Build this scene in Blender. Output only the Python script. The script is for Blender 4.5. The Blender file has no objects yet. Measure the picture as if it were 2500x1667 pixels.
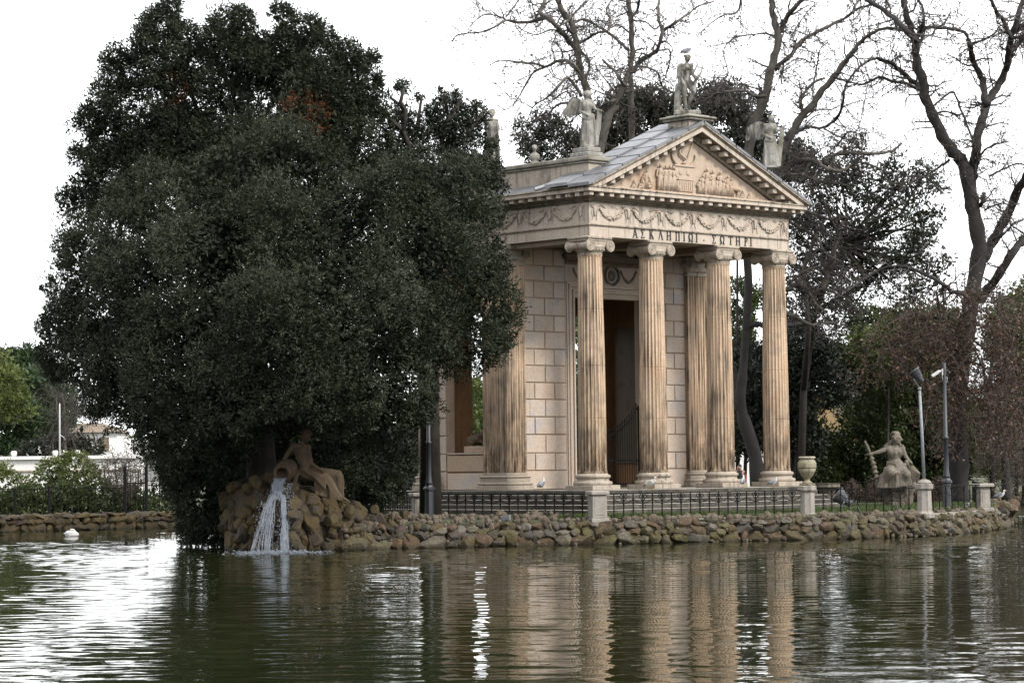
import bpy, math, random
import numpy as np
from mathutils import Vector, Matrix
random.seed(7)
RG = np.random.default_rng(11)
SC = bpy.context.scene
COL = SC.collection
rad = math.radians

# ---------------------------------------------------------------- camera
CAM = np.array([-62.989, -63.193, 0.894]); YAW, PITCH, ROLL = rad(43.142), rad(2.761), rad(-0.670)
FPX = 6260.96
_F = np.array([math.sin(YAW)*math.cos(PITCH), math.cos(YAW)*math.cos(PITCH), math.sin(PITCH)])
_R0 = np.array([math.cos(YAW), -math.sin(YAW), 0.0]); _U0 = np.cross(_R0, _F)
_R = math.cos(ROLL)*_R0 + math.sin(ROLL)*_U0
_U = -math.sin(ROLL)*_R0 + math.cos(ROLL)*_U0
cam = bpy.data.cameras.new('camera'); cam.sensor_width = 36; cam.lens = 36*FPX/2500
cam.clip_start = 1; cam.clip_end = 2000
co = bpy.data.objects.new('camera', cam); COL.objects.link(co)
M3 = Matrix(((_R[0], _U[0], -_F[0]), (_R[1], _U[1], -_F[1]), (_R[2], _U[2], -_F[2])))
co.matrix_world = Matrix.Translation(Vector(CAM)) @ M3.to_4x4()
SC.camera = co

# ---------------------------------------------------------------- light
SUN_EL, SUN_AZ = 40.0, 168.0        # azimuth the sun stands at, clockwise from +Y
w = bpy.data.worlds.new('World'); SC.world = w; w.use_nodes = True
nt = w.node_tree; nt.nodes.clear()
def N(t, kind, **kw):
    n = t.nodes.new(kind)
    for k, v in kw.items(): setattr(n, k, v)
    return n
out = N(nt, 'ShaderNodeOutputWorld'); bg = N(nt, 'ShaderNodeBackground')
sky = N(nt, 'ShaderNodeTexSky', sky_type='NISHITA', sun_disc=False)
sky.sun_elevation = rad(SUN_EL); sky.sun_rotation = rad(SUN_AZ); sky.dust_density = 2.0
tc = N(nt, 'ShaderNodeTexCoord'); mp = N(nt, 'ShaderNodeMapping'); mp.inputs['Scale'].default_value = (1, 1, 2.2)
nz = N(nt, 'ShaderNodeTexNoise'); nz.inputs['Scale'].default_value = 3.2; nz.inputs['Detail'].default_value = 7
rp = N(nt, 'ShaderNodeValToRGB'); rp.color_ramp.elements[0].position = 0.30; rp.color_ramp.elements[1].position = 0.46
rp.color_ramp.elements[0].color = (.62, .62, .62, 1); rp.color_ramp.elements[1].color = (1, 1, 1, 1)
mx = N(nt, 'ShaderNodeMix', data_type='RGBA')
nt.links.new(tc.outputs['Generated'], mp.inputs['Vector']); nt.links.new(mp.outputs['Vector'], nz.inputs['Vector'])
nt.links.new(nz.outputs['Fac'], rp.inputs['Fac']); nt.links.new(rp.outputs['Color'], mx.inputs['Factor'])
nt.links.new(sky.outputs['Color'], mx.inputs['A']); mx.inputs['B'].default_value = (15.6, 15.8, 16.2, 1)
nt.links.new(mx.outputs['Result'], bg.inputs['Color']); bg.inputs['Strength'].default_value = 0.15
nt.links.new(bg.outputs['Background'], out.inputs['Surface'])
sl = bpy.data.lights.new('sun', 'SUN'); sl.energy = 4.4; sl.angle = rad(10); sl.color = (1.0, .95, .87)
so = bpy.data.objects.new('sun', sl); COL.objects.link(so)
az = rad(SUN_AZ)
sd = Vector((math.sin(az)*math.cos(rad(SUN_EL)), math.cos(az)*math.cos(rad(SUN_EL)), math.sin(rad(SUN_EL))))
so.rotation_euler = sd.to_track_quat('Z', 'Y').to_euler(); so.location = (-10, -40, 60)
SC.view_settings.view_transform = 'Standard'; SC.view_settings.look = 'None'
SC.view_settings.gamma = 1; SC.view_settings.use_curve_mapping = False
SC.view_settings.exposure = 0.0
try:
    SC.cycles.use_denoising = True
    SC.cycles.max_bounces = 6; SC.cycles.diffuse_bounces = 3; SC.cycles.glossy_bounces = 3
    SC.cycles.transmission_bounces = 4; SC.cycles.caustics_reflective = False; SC.cycles.caustics_refractive = False
    SC.cycles.sample_clamp_indirect = 4
except Exception: pass

WZ = -1.70      # water level
LZ = -0.95      # lawn level
TF = 9.70       # length of the portico front

def at(u, v, D):
    r = _F + _R*(u-1250)/FPX - _U*(v-833.5)/FPX
    return CAM + r*D
def onz(u, v, z):
    r = _F + _R*(u-1250)/FPX - _U*(v-833.5)/FPX
    return CAM + r*(z-CAM[2])/r[2]
def ony(u, v, y):
    r = _F + _R*(u-1250)/FPX - _U*(v-833.5)/FPX
    return CAM + r*(y-CAM[1])/r[1]
def onx(u, v, x):
    r = _F + _R*(u-1250)/FPX - _U*(v-833.5)/FPX
    return CAM + r*(x-CAM[0])/r[0]
def footd(u, D, z):
    """the point at image column u and distance D standing on height z"""
    p = at(u, 1130, D); return np.array([p[0], p[1], z])

# ---------------------------------------------------------------- materials
def mat(name):
    m = bpy.data.materials.new(name); m.use_nodes = True
    t = m.node_tree; b = t.nodes['Principled BSDF']
    return m, t, b
def noise(t, vec, scale, detail=4, rough=.55, sc3=None):
    if sc3:
        mpn = N(t, 'ShaderNodeMapping'); mpn.inputs['Scale'].default_value = sc3
        t.links.new(vec, mpn.inputs['Vector']); vec = mpn.outputs['Vector']
    n = N(t, 'ShaderNodeTexNoise'); n.inputs['Scale'].default_value = scale
    n.inputs['Detail'].default_value = detail; n.inputs['Roughness'].default_value = rough
    t.links.new(vec, n.inputs['Vector']); return n.outputs['Fac']
def ramp(t, fac, stops):
    r = N(t, 'ShaderNodeValToRGB'); e = r.color_ramp.elements
    while len(e) < len(stops): e.new(.5)
    for i, (p, c) in enumerate(stops):
        e[i].position = p; e[i].color = (*c, 1) if len(c) == 3 else c
    t.links.new(fac, r.inputs['Fac']); return r.outputs['Color']
def mixc(t, fac, a, b, mode='MIX'):
    n = N(t, 'ShaderNodeMix', data_type='RGBA', blend_type=mode)
    for s, x in (('Factor', fac), ('A', a), ('B', b)):
        if isinstance(x, (int, float)): n.inputs[s].default_value = x
        elif isinstance(x, tuple): n.inputs[s].default_value = (*x, 1) if len(x) == 3 else x
        else: t.links.new(x, n.inputs[s])
    return n.outputs['Result']
def g(v): return (v, v, v)
def pos(t): return N(t, 'ShaderNodeNewGeometry').outputs['Position']
def bump(t, b, fac, strength=.3, dist=.02):
    n = N(t, 'ShaderNodeBump'); n.inputs['Strength'].default_value = strength; n.inputs['Distance'].default_value = dist
    t.links.new(fac, n.inputs['Height']); t.links.new(n.outputs['Normal'], b.inputs['Normal'])

def stone(name, c1, c2, c3, streak=.5, streakcol=(.045, .038, .03), lowgrime=0., moss=0., rough=.85, bs=.35, thr=.55, objvar=.0, sv=(7.0, 7.0, .55), top=None):
    m, t, b = mat(name); P = pos(t)
    base = ramp(t, noise(t, P, 1.1, 5, .6), [(.32, c1), (.52, c2), (.70, c3)])
    fine = noise(t, P, 14, 6, .7)
    base = mixc(t, 1., base, ramp(t, fine, [(.3, g(.80)), (.7, g(1.12))]), 'MULTIPLY')
    if objvar:
        oi = N(t, 'ShaderNodeObjectInfo')
        base = mixc(t, 1., base, ramp(t, oi.outputs['Random'], [(0, g(1-objvar)), (1, g(1+objvar*.6))]), 'MULTIPLY')
    if streak:
        s = noise(t, P, 1, 6, .62, sv)
        s = ramp(t, s, [(thr, g(0)), (thr+.14, g(1))])
        s2 = ramp(t, noise(t, P, .55, 3, .5), [(.38, g(.1)), (.62, g(1))])
        s = mixc(t, 1., s, s2, 'MULTIPLY')
        s = mixc(t, 1., s, g(streak), 'MULTIPLY')
        base = mixc(t, s, base, streakcol)
    if lowgrime:
        sx = N(t, 'ShaderNodeSeparateXYZ'); t.links.new(P, sx.inputs[0])
        mr = N(t, 'ShaderNodeMapRange'); mr.inputs['From Min'].default_value = 4.2; mr.inputs['From Max'].default_value = .7
        t.links.new(sx.outputs['Z'], mr.inputs['Value'])
        n2 = ramp(t, noise(t, P, 1, 6, .65, (5, 5, 1.3)), [(.30, g(.0)), (.60, g(1))])
        k = mixc(t, 1., mr.outputs['Result'], n2, 'MULTIPLY'); k = mixc(t, 1., k, g(lowgrime), 'MULTIPLY')
        base = mixc(t, k, base, (.06, .042, .024))
    if moss:
        mm = ramp(t, noise(t, P, 2.3, 5, .6), [(.52, g(0)), (.66, g(moss))])
        base = mixc(t, mm, base, (.11, .10, .035))
    if top:      # faces that look up are paler than the upright ones
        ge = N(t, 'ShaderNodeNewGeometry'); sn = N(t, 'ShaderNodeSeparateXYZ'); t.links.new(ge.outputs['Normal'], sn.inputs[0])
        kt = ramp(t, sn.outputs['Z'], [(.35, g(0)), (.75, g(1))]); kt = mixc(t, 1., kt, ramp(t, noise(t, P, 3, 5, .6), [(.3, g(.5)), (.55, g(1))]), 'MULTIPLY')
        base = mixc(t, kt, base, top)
    t.links.new(base, b.inputs['Base Color']); b.inputs['Roughness'].default_value = rough
    b.inputs['Specular IOR Level'].default_value = .25
    bump(t, b, noise(t, P, 22, 6, .7), bs, .02)
    return m
M = {}
M['col'] = stone('travertine_columns', (.62, .43, .29), (.70, .53, .38), (.46, .35, .26), .88, lowgrime=1., thr=.45, sv=(11, 11, .36), streakcol=(.028, .023, .018))
M['base'] = stone('travertine_base', (.50, .42, .33), (.58, .50, .41), (.40, .33, .26), .6, thr=.5)
M['ent'] = stone('entablature_stone', (.66, .54, .43), (.74, .64, .54), (.56, .47, .38), .6, thr=.51)
M['cornice'] = stone('cornice_stone', (.44, .37, .29), (.56, .48, .38), (.28, .23, .18), .85, thr=.47)
M['grime'] = stone('sooty_moulding', (.22, .185, .14), (.33, .28, .21), (.13, .11, .085), .6, thr=.48)
M['tymp'] = stone('tympanum_stucco', (.60, .43, .31), (.68, .54, .42), (.62, .50, .40), .35, thr=.55)
M['wall'] = stone('wall_stucco', (.70, .54, .42), (.74, .61, .50), (.60, .56, .55), .35, thr=.58, objvar=.12)
M['joint'] = stone('joint_stucco', (.54, .39, .27), (.60, .45, .33), (.48, .37, .27), .1)
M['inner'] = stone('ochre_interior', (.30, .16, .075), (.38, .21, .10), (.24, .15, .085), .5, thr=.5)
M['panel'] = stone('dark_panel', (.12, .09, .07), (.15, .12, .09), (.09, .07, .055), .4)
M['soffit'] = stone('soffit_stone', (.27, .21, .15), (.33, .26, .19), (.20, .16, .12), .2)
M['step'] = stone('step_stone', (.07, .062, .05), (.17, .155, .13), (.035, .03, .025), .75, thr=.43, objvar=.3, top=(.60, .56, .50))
M['post'] = stone('post_stone', (.50, .45, .40), (.60, .55, .49), (.30, .27, .24), .6, thr=.52)
M['urn'] = stone('urn_stone', (.50, .43, .27), (.62, .55, .40), (.36, .29, .15), .6, moss=.6, thr=.5)
M['statue'] = stone('statue_marble', (.34, .32, .28), (.50, .48, .44), (.19, .18, .155), .9, moss=.6, thr=.45)
M['statue_dim'] = stone('statue_grey', (.27, .23, .18), (.38, .33, .27), (.14, .12, .09), .85, moss=.35, thr=.46)
M['nymph'] = stone('shaded_nymph_stone', (.22, .15, .09), (.29, .21, .13), (.14, .10, .07), .6, thr=.48)  # dark tone holds the oak's shade over the reclining figure
M['parapet'] = stone('parapet_render', (.56, .47, .38), (.62, .54, .45), (.33, .28, .22), .85, thr=.49)
M['copings'] = stone('mossy_coping', (.33, .30, .25), (.44, .41, .35), (.18, .165, .13), .5, moss=.5)
M['white_wall'] = stone('white_render', (.82, .80, .78), (.86, .85, .83), (.78, .74, .72), .08)
M['ochre_house'] = stone('ochre_render', (.62, .42, .20), (.70, .50, .26), (.58, .40, .2), .08)

def simple(name, c, rough=.6, metal=0., nv=.25, sc=8):
    m, t, b = mat(name); P = pos(t)
    base = mixc(t, 1., c, ramp(t, noise(t, P, sc, 4, .6), [(.3, g(1-nv)), (.7, g(1+nv))]), 'MULTIPLY')
    t.links.new(base, b.inputs['Base Color']); b.inputs['Roughness'].default_value = rough; b.inputs['Metallic'].default_value = metal
    return m
M['iron'] = simple('dark_wrought_iron', (.014, .014, .014), .9); M['iron'].node_tree.nodes['Principled BSDF'].inputs['Specular IOR Level'].default_value = .15
M['lamp'] = simple('slate_painted_iron', (.035, .042, .05), .5)
M['pole'] = simple('pale_galvanised_steel', (.30, .32, .34), .5)
M['white'] = simple('white_plastic', (.78, .78, .78), .4, nv=.05)
M['spot'] = simple('grey_cast_aluminium', (.10, .105, .115), .45)
M['black'] = simple('black_cable', (.012, .012, .012), .5)
M['bronze'] = simple('black_bronze', (.014, .014, .013), .6)
M['red'] = simple('red_cloth', (.50, .015, .02), .8)
M['dcloth'] = simple('black_cloth', (.012, .013, .018), .8)
M['skin'] = simple('skin', (.5, .28, .2), .6)
M['feather_w'] = simple('white_feather', (.80, .80, .79), .7, nv=.08)
M['feather_g'] = simple('grey_feather', (.22, .24, .27), .7, nv=.15)
M['feather_b'] = simple('black_feather', (.02, .02, .02), .7)
M['beak'] = simple('yellow_beak', (.6, .35, .03), .5)
M['bark'] = stone('dark_bark', (.045, .038, .032), (.065, .056, .048), (.03, .025, .021), .3, bs=.8)
M['bark_plane'] = stone('plane_bark', (.10, .088, .075), (.16, .145, .125), (.06, .052, .044), .5, bs=.6)
M['bark_big'] = stone('blackish_bark', (.040, .037, .036), (.055, .05, .048), (.028, .025, .024), .3, bs=.8)  # near-black bark colour of the big right tree and thin trunks
M['soil'] = stone('soil', (.055, .042, .03), (.08, .06, .04), (.035, .03, .022), .0)
M['path'] = stone('gravel_path', (.30, .20, .15), (.34, .24, .18), (.24, .17, .12), .0)

def lead():
    m, t, b = mat('lead_roof_sheet'); P = pos(t)
    c = ramp(t, noise(t, P, 1, 4, .6, (1.2, 4, 1.2)), [(.3, (.30, .31, .34)), (.7, (.52, .53, .56))])
    oi = N(t, 'ShaderNodeObjectInfo'); c = mixc(t, 1., c, ramp(t, oi.outputs['Random'], [(0, g(.75)), (1, g(1.2))]), 'MULTIPLY')
    t.links.new(c, b.inputs['Base Color']); b.inputs['Roughness'].default_value = .42; b.inputs['Metallic'].default_value = .2
    bump(t, b, noise(t, P, 5, 4, .6), .2, .03); return m
M['lead'] = lead()

def rockmat(name, warm):
    m, t, b = mat(name); P = pos(t)
    oi = N(t, 'ShaderNodeObjectInfo')
    if warm:
        st = [(0, (.06, .034, .014)), (.25, (.085, .05, .018)), (.5, (.045, .036, .018)), (.75, (.075, .058, .034)), (1, (.055, .025, .014))]
    else:
        st = [(0, (.15, .13, .10)), (.2, (.055, .045, .032)), (.4, (.13, .085, .036)), (.55, (.12, .066, .036)), (.7, (.095, .078, .022)), (.85, (.19, .165, .13)), (1, (.06, .04, .026))]
    c = ramp(t, oi.outputs['Random'], st)
    c = mixc(t, 1., c, ramp(t, noise(t, P, 7, 6, .7), [(.3, g(.6)), (.7, g(1.6))]), 'MULTIPLY')
    mo = ramp(t, noise(t, P, 2.0 if warm else 1.2, 5, .65), [(.44 if warm else .50, g(0)), (.56 if warm else .62, g(.85 if warm else .65))])
    c = mixc(t, mo, c, (.15, .095, .010) if warm else (.12, .10, .012))
    li = ramp(t, noise(t, P, 9, 4, .6), [(.62, g(0)), (.68, g(.6))])
    c = mixc(t, li, c, (.12, .10, .06) if warm else (.34, .32, .29))
    sx = N(t, 'ShaderNodeSeparateXYZ'); t.links.new(P, sx.inputs[0])
    mr = N(t, 'ShaderNodeMapRange'); mr.inputs['From Min'].default_value = WZ+.16; mr.inputs['From Max'].default_value = WZ+.03
    t.links.new(sx.outputs['Z'], mr.inputs['Value'])
    c = mixc(t, mr.outputs['Result'], c, (.06, .045, .015))       # algae band at the water line
    t.links.new(c, b.inputs['Base Color']); b.inputs['Roughness'].default_value = .8
    bump(t, b, noise(t, P, 11, 7, .75), 1.0, .07); return m
M['rubble'] = stone('brown_rubble', (.085, .055, .036), (.19, .155, .12), (.04, .028, .02), 0, moss=.6, bs=1.); M['rock'] = rockmat('wall_rock', False); M['rockw'] = rockmat('mossy_fountain_rock', True)

def leafmat(name, cols, trans=.15, rough=.5, spec=.35):
    m, t, b = mat(name)
    a = N(t, 'ShaderNodeAttribute'); a.attribute_name = 'tint'
    c = ramp(t, a.outputs['Fac'], cols)
    t.links.new(c, b.inputs['Base Color']); b.inputs['Roughness'].default_value = rough
    b.inputs['Specular IOR Level'].default_value = spec
    if trans:
        tr = N(t, 'ShaderNodeBsdfTranslucent'); t.links.new(c, tr.inputs['Color'])
        ms = N(t, 'ShaderNodeMixShader'); ms.inputs[0].default_value = trans
        t.links.new(b.outputs[0], ms.inputs[1]); t.links.new(tr.outputs[0], ms.inputs[2])
        t.links.new(ms.outputs[0], t.nodes['Material Output'].inputs['Surface'])
    return m
M['oak'] = leafmat('holm_oak_leaves', [(0, (.018, .026, .012)), (.40, (.044, .058, .030)), (.72, (.095, .115, .070)), (.90, (.16, .18, .12)), (.93, (.20, .08, .035)), (1, (.28, .11, .045))], .15, .62, .18)
M['oakd'] = leafmat('dark_evergreen_leaves', [(0, (.014, .020, .011)), (.5, (.034, .042, .022)), (.88, (.066, .072, .042)), (.93, (.11, .05, .03)), (1, (.16, .07, .035))])
M['green'] = leafmat('green_leaves', [(0, (.022, .034, .01)), (.5, (.045, .065, .015)), (.85, (.085, .11, .025)), (1, (.14, .14, .04))], .3)
M['hedge'] = leafmat('bright_shrub_leaves', [(0, (.05, .07, .02)), (.5, (.11, .14, .035)), (1, (.22, .24, .07))], .3)
M['pine'] = leafmat('pine_needles', [(0, (.025, .045, .018)), (.5, (.045, .085, .028)), (1, (.08, .13, .04))], .2)
M['seed'] = leafmat('dry_plane_leaves', [(0, (.03, .025, .02)), (.6, (.06, .048, .038)), (1, (.12, .08, .055))], .1)
M['dead'] = leafmat('dead_leaves', [(0, (.05, .034, .024)), (.5, (.12, .068, .042)), (1, (.26, .14, .08))], .25)
M['twig'] = simple('twigs', (.075, .062, .055), .9)
M['twigb'] = simple('brown_twigs', (.080, .058, .048), .9)
M['grassm'] = leafmat('grass_blades', [(0, (.04, .07, .015)), (.6, (.09, .15, .03)), (1, (.20, .22, .09))], .3)
def lawnmat():
    m, t, b = mat('lawn'); P = pos(t)
    c = ramp(t, noise(t, P, 2.5, 6, .65), [(.3, (.075, .055, .035)), (.5, (.06, .075, .02)), (.62, (.085, .12, .03)), (.75, (.11, .085, .05))])
    t.links.new(c, b.inputs['Base Color']); b.inputs['Roughness'].default_value = .9
    bump(t, b, noise(t, P, 30, 5, .7), .8, .05); return m
M['lawn'] = lawnmat()
def watermat():
    m, t, b = mat('pond_water'); P = pos(t)
    c = ramp(t, noise(t, P, .08, 3, .5), [(.3, (.010, .013, .004)), (.7, (.015, .017, .006))])
    t.links.new(c, b.inputs['Base Color']); b.inputs['Roughness'].default_value = .015; b.inputs['IOR'].default_value = 1.33
    r = N(t, 'ShaderNodeMapping'); r.inputs['Rotation'].default_value = (0, 0, YAW); t.links.new(P, r.inputs['Vector'])
    V = r.outputs['Vector']
    big = noise(t, V, 2.1, 2, .45, (.7, 1.3, 1)); sm = noise(t, V, 6, 2, .5, (.6, 1.3, 1))
    calm = ramp(t, noise(t, P, .07, 3, .5), [(.35, g(.55)), (.65, g(1.25))])
    h = mixc(t, .14, big, sm)
    n = N(t, 'ShaderNodeBump'); n.inputs['Distance'].default_value = .007
    t.links.new(calm, n.inputs['Strength']); t.links.new(h, n.inputs['Height']); t.links.new(n.outputs['Normal'], b.inputs['Normal'])
    return m
M['water'] = watermat()
def fallmat():
    m, t, b = mat('falling_water')
    b.inputs['Base Color'].default_value = (.36, .40, .46, 1); b.inputs['Roughness'].default_value = .15
    b.inputs['Transmission Weight'].default_value = .55; b.inputs['IOR'].default_value = 1.33; return m
M['fall'] = fallmat()

def dim(m, f):
    """scale a material's base colour by a factor"""
    t = m.node_tree; b = t.nodes['Principled BSDF']
    lk = b.inputs['Base Color'].links
    if not lk: return
    src = lk[0].from_socket; c = mixc(t, 1., src, g(f), 'MULTIPLY')
    for l in [l for l in t.links if l.from_socket == src and l.to_node != c.node]: 
        to = l.to_socket; t.links.remove(l); t.links.new(c, to)
for k_, m_ in M.items():
    if k_ in ('water', 'fall'): continue
    dim(m_, {'oak': .43, 'oakd': .62, 'rock': .54, 'rockw': .36, 'statue': .6, 'nymph': .30, 'statue_dim': .43, 'col': .78, 'lead': .42, 'urn': .42, 'post': .5, 'rock2': .5, 'step': .55, 'white_wall': .85, 'green': 1.2, 'hedge': .75, 'dead': .75, 'lawn': .6, 'iron': .6, 'ochre_house': .38}.get(k_, .63)*.88)

# ---------------------------------------------------------------- mesh helpers
class MB:
    def __init__(s): s.v = []; s.f = []
    def add(s, vs, fs):
        k = len(s.v); s.v.extend([tuple(map(float, p)) for p in vs]); s.f.extend([tuple(i+k for i in f) for f in fs]); return s
    def box(s, a, b):
        x0, y0, z0 = a; x1, y1, z1 = b
        return s.add([(x0,y0,z0),(x1,y0,z0),(x1,y1,z0),(x0,y1,z0),(x0,y0,z1),(x1,y0,z1),(x1,y1,z1),(x0,y1,z1)],
                     [(0,3,2,1),(4,5,6,7),(0,1,5,4),(1,2,6,5),(2,3,7,6),(3,0,4,7)])
    def bbox(s, a, b, c=.01):
        """box with bevelled edges"""
        x0, y0, z0 = a; x1, y1, z1 = b; V = []; idx = {}
        for i, x in enumerate((x0, x1)):
            for j, y in enumerate((y0, y1)):
                for k, z in enumerate((z0, z1)):
                    sx, sy, sz = (1-2*i)*c, (1-2*j)*c, (1-2*k)*c
                    idx[i,j,k,0] = len(V); V.append((x, y+sy, z+sz))
                    idx[i,j,k,1] = len(V); V.append((x+sx, y, z+sz))
                    idx[i,j,k,2] = len(V); V.append((x+sx, y+sy, z))
        F = []
        for i in (0, 1): q = [idx[i,j,k,0] for j, k in ((0,0),(1,0),(1,1),(0,1))]; F.append(q if i else q[::-1])
        for j in (0, 1): q = [idx[i,j,k,1] for i, k in ((0,0),(1,0),(1,1),(0,1))]; F.append(q[::-1] if j else q)
        for k in (0, 1): q = [idx[i,j,k,2] for i, j in ((0,0),(1,0),(1,1),(0,1))]; F.append(q if k else q[::-1])
        for j in (0, 1):
            for k in (0, 1): F.append([idx[0,j,k,1], idx[1,j,k,1], idx[1,j,k,2], idx[0,j,k,2]])
        for i in (0, 1):
            for k in (0, 1): F.append([idx[i,0,k,0], idx[i,1,k,0], idx[i,1,k,2], idx[i,0,k,2]])
        for i in (0, 1):
            for j in (0, 1): F.append([idx[i,j,0,0], idx[i,j,1,0], idx[i,j,1,1], idx[i,j,0,1]])
        for i in (0, 1):
            for j in (0, 1):
                for k in (0, 1): F.append([idx[i,j,k,0], idx[i,j,k,1], idx[i,j,k,2]])
        return s.add(V, F)
    def lathe(s, prof, c=(0,0,0), n=24, radf=None):
        V = []; m = len(prof)
        for r, z in prof:
            for i in range(n):
                a = 2*math.pi*i/n; rr = r*(radf(a, z) if radf else 1)
                V.append((c[0]+rr*math.cos(a), c[1]+rr*math.sin(a), c[2]+z))
        F = [(j*n+i, j*n+(i+1)%n, (j+1)*n+(i+1)%n, (j+1)*n+i) for j in range(m-1) for i in range(n)]
        F.append(tuple(range(n))[::-1]); F.append(tuple((m-1)*n+i for i in range(n)))
        return s.add(V, F)
    def tube(s, pts, rs, n=6, caps=True):
        pts = [np.array(p, float) for p in pts]
        if isinstance(rs, (int, float)): rs = [rs]*len(pts)
        V = []; m = len(pts); ref = None
        if len(rs) != m: rs = [float(np.interp(i/(m-1), np.linspace(0, 1, len(rs)), rs)) for i in range(m)]
        for i, p in enumerate(pts):
            d = pts[min(i+1, m-1)]-pts[max(i-1, 0)]; L = np.linalg.norm(d); d = d/(L if L > 1e-9 else 1)
            if ref is None:
                ref = np.array([0, 0, 1.]) if abs(d[2]) < .9 else np.array([1., 0, 0])
            a = np.cross(d, ref); a /= max(np.linalg.norm(a), 1e-9); b = np.cross(a, d); ref = b
            for k in range(n):
                t = 2*math.pi*k/n; V.append(p+rs[i]*(a*math.cos(t)+b*math.sin(t)))
        F = [(j*n+i, j*n+(i+1)%n, (j+1)*n+(i+1)%n, (j+1)*n+i) for j in range(m-1) for i in range(n)]
        if caps: F.append(tuple(range(n))[::-1]); F.append(tuple((m-1)*n+i for i in range(n)))
        return s.add(V, F)
    def ell(s, c, r, n=10, m=6, rot=None):
        V = []; c = np.array(c, float)
        for j in range(1, m):
            ph = math.pi*j/m
            for i in range(n):
                t = 2*math.pi*i/n
                q = np.array([r[0]*math.sin(ph)*math.cos(t), r[1]*math.sin(ph)*math.sin(t), r[2]*math.cos(ph)])
                V.append(c+(np.array(rot @ Vector(q)) if rot is not None else q))
        F = [(j*n+i, (j+1)*n+i, (j+1)*n+(i+1)%n, j*n+(i+1)%n) for j in range(m-2) for i in range(n)]
        tq = np.array([0, 0, r[2]]); tq = np.array(rot @ Vector(tq)) if rot is not None else tq
        k = len(V); V.append(c+tq); V.append(c-tq)
        for i in range(n): F.append((k, i, (i+1)%n)); F.append((k+1, (m-2)*n+(i+1)%n, (m-2)*n+i))
        return s.add(V, F)
    def cap(s, a, b, ra, rb, n=8):
        """capsule: a limb with rounded ends"""
        a = np.array(a, float); b = np.array(b, float); d = b-a; L = max(np.linalg.norm(d), 1e-6); d = d/L
        return s.tube([a-d*ra*.95, a-d*ra*.6, a, b, b+d*rb*.6, b+d*rb*.95], [ra*.3, ra*.8, ra, rb, rb*.8, rb*.3], n)
    def prism(s, poly, fn, d0, d1):
        """2D polygon, fn(x, y, d) -> 3D, between depths d0 and d1"""
        n = len(poly)
        return s.add([fn(x, y, d0) for x, y in poly]+[fn(x, y, d1) for x, y in poly],
                     [tuple(range(n))[::-1], tuple(range(n, 2*n))]+[(i, (i+1)%n, (i+1)%n+n, i+n) for i in range(n)])
    def mesh(s, name):
        me = bpy.data.meshes.new(name); me.from_pydata(s.v, [], s.f)
        return me

def props(o, label=None, cat=None, group=None, kind=None):
    if label: o['label'] = label
    if cat: o['category'] = cat
    if group: o['group'] = group
    if kind: o['kind'] = kind
    return o
def fixn(me):
    import bmesh
    bm = bmesh.new(); bm.from_mesh(me); bmesh.ops.recalc_face_normals(bm, faces=bm.faces); bm.to_mesh(me); bm.free()
def link(name, me, m=None, parent=None, loc=None, rot=None, scale=None, smooth=None):
    if m is not None and not me.materials: me.materials.append(m)
    o = bpy.data.objects.new(name, me); COL.objects.link(o)
    if parent is not None:
        o.parent = parent
        o.matrix_parent_inverse = WM[parent.name].inverted()
    if loc is not None: o.location = loc
    if rot is not None: o.rotation_euler = rot
    if scale is not None: o.scale = scale
    WM[o.name] = (WM[parent.name] @ o.matrix_parent_inverse if parent is not None else Matrix()) @ o.matrix_basis
    return o
WM = {}
def build(mb, name, m, parent=None, smooth=False, fix=True, **kw):
    me = mb.mesh(name)
    if fix: fixn(me)
    if smooth:
        me.polygons.foreach_set('use_smooth', [True]*len(me.polygons))
        if smooth == 'auto':
            try: me.set_sharp_from_angle(angle=rad(38))
            except Exception: pass
    o = link(name, me, m, parent); props(o, **kw); return o
def empty(name, loc, rz=0, **kw):
    o = bpy.data.objects.new(name, None); COL.objects.link(o); o.location = loc; o.rotation_euler = (0, 0, rz)
    o.empty_display_size = .3
    WM[o.name] = o.matrix_basis.copy(); props(o, **kw); return o
KIDS = {}
def copy_tree(o, dloc=(0, 0, 0), parent=None, top=True):
    c = o.copy(); COL.objects.link(c)
    if parent is not None: c.parent = parent; c.matrix_parent_inverse = o.matrix_parent_inverse.copy()
    if top: c.location = Vector(o.location)+Vector(dloc)
    WM[c.name] = Matrix.Translation(Vector(dloc)) @ WM[o.name]
    for ch in [x for x in COL.objects if x.parent == o]: copy_tree(ch, dloc, c, False)
    return c
def local_child(mb, name, m, parent, smooth=True, fix=True, **kw):
    """a child whose vertices are given in its parent's own frame"""
    me = mb.mesh(name)
    if fix: fixn(me)
    if smooth: me.polygons.foreach_set('use_smooth', [True]*len(me.polygons))
    me.materials.append(m)
    o = bpy.data.objects.new(name, me); COL.objects.link(o); o.parent = parent
    WM[o.name] = WM[parent.name].copy(); props(o, **kw); return o
def sculpt(mb, name, m, parent, voxel=.03, smooth=4, **kw):
    o = local_child(mb, name, m, parent, **kw)
    r = o.modifiers.new('remesh', 'REMESH'); r.mode = 'VOXEL'; r.voxel_size = voxel; r.use_smooth_shade = True
    if smooth:
        sm = o.modifiers.new('smooth', 'SMOOTH'); sm.iterations = smooth; sm.factor = .5
    return o
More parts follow.
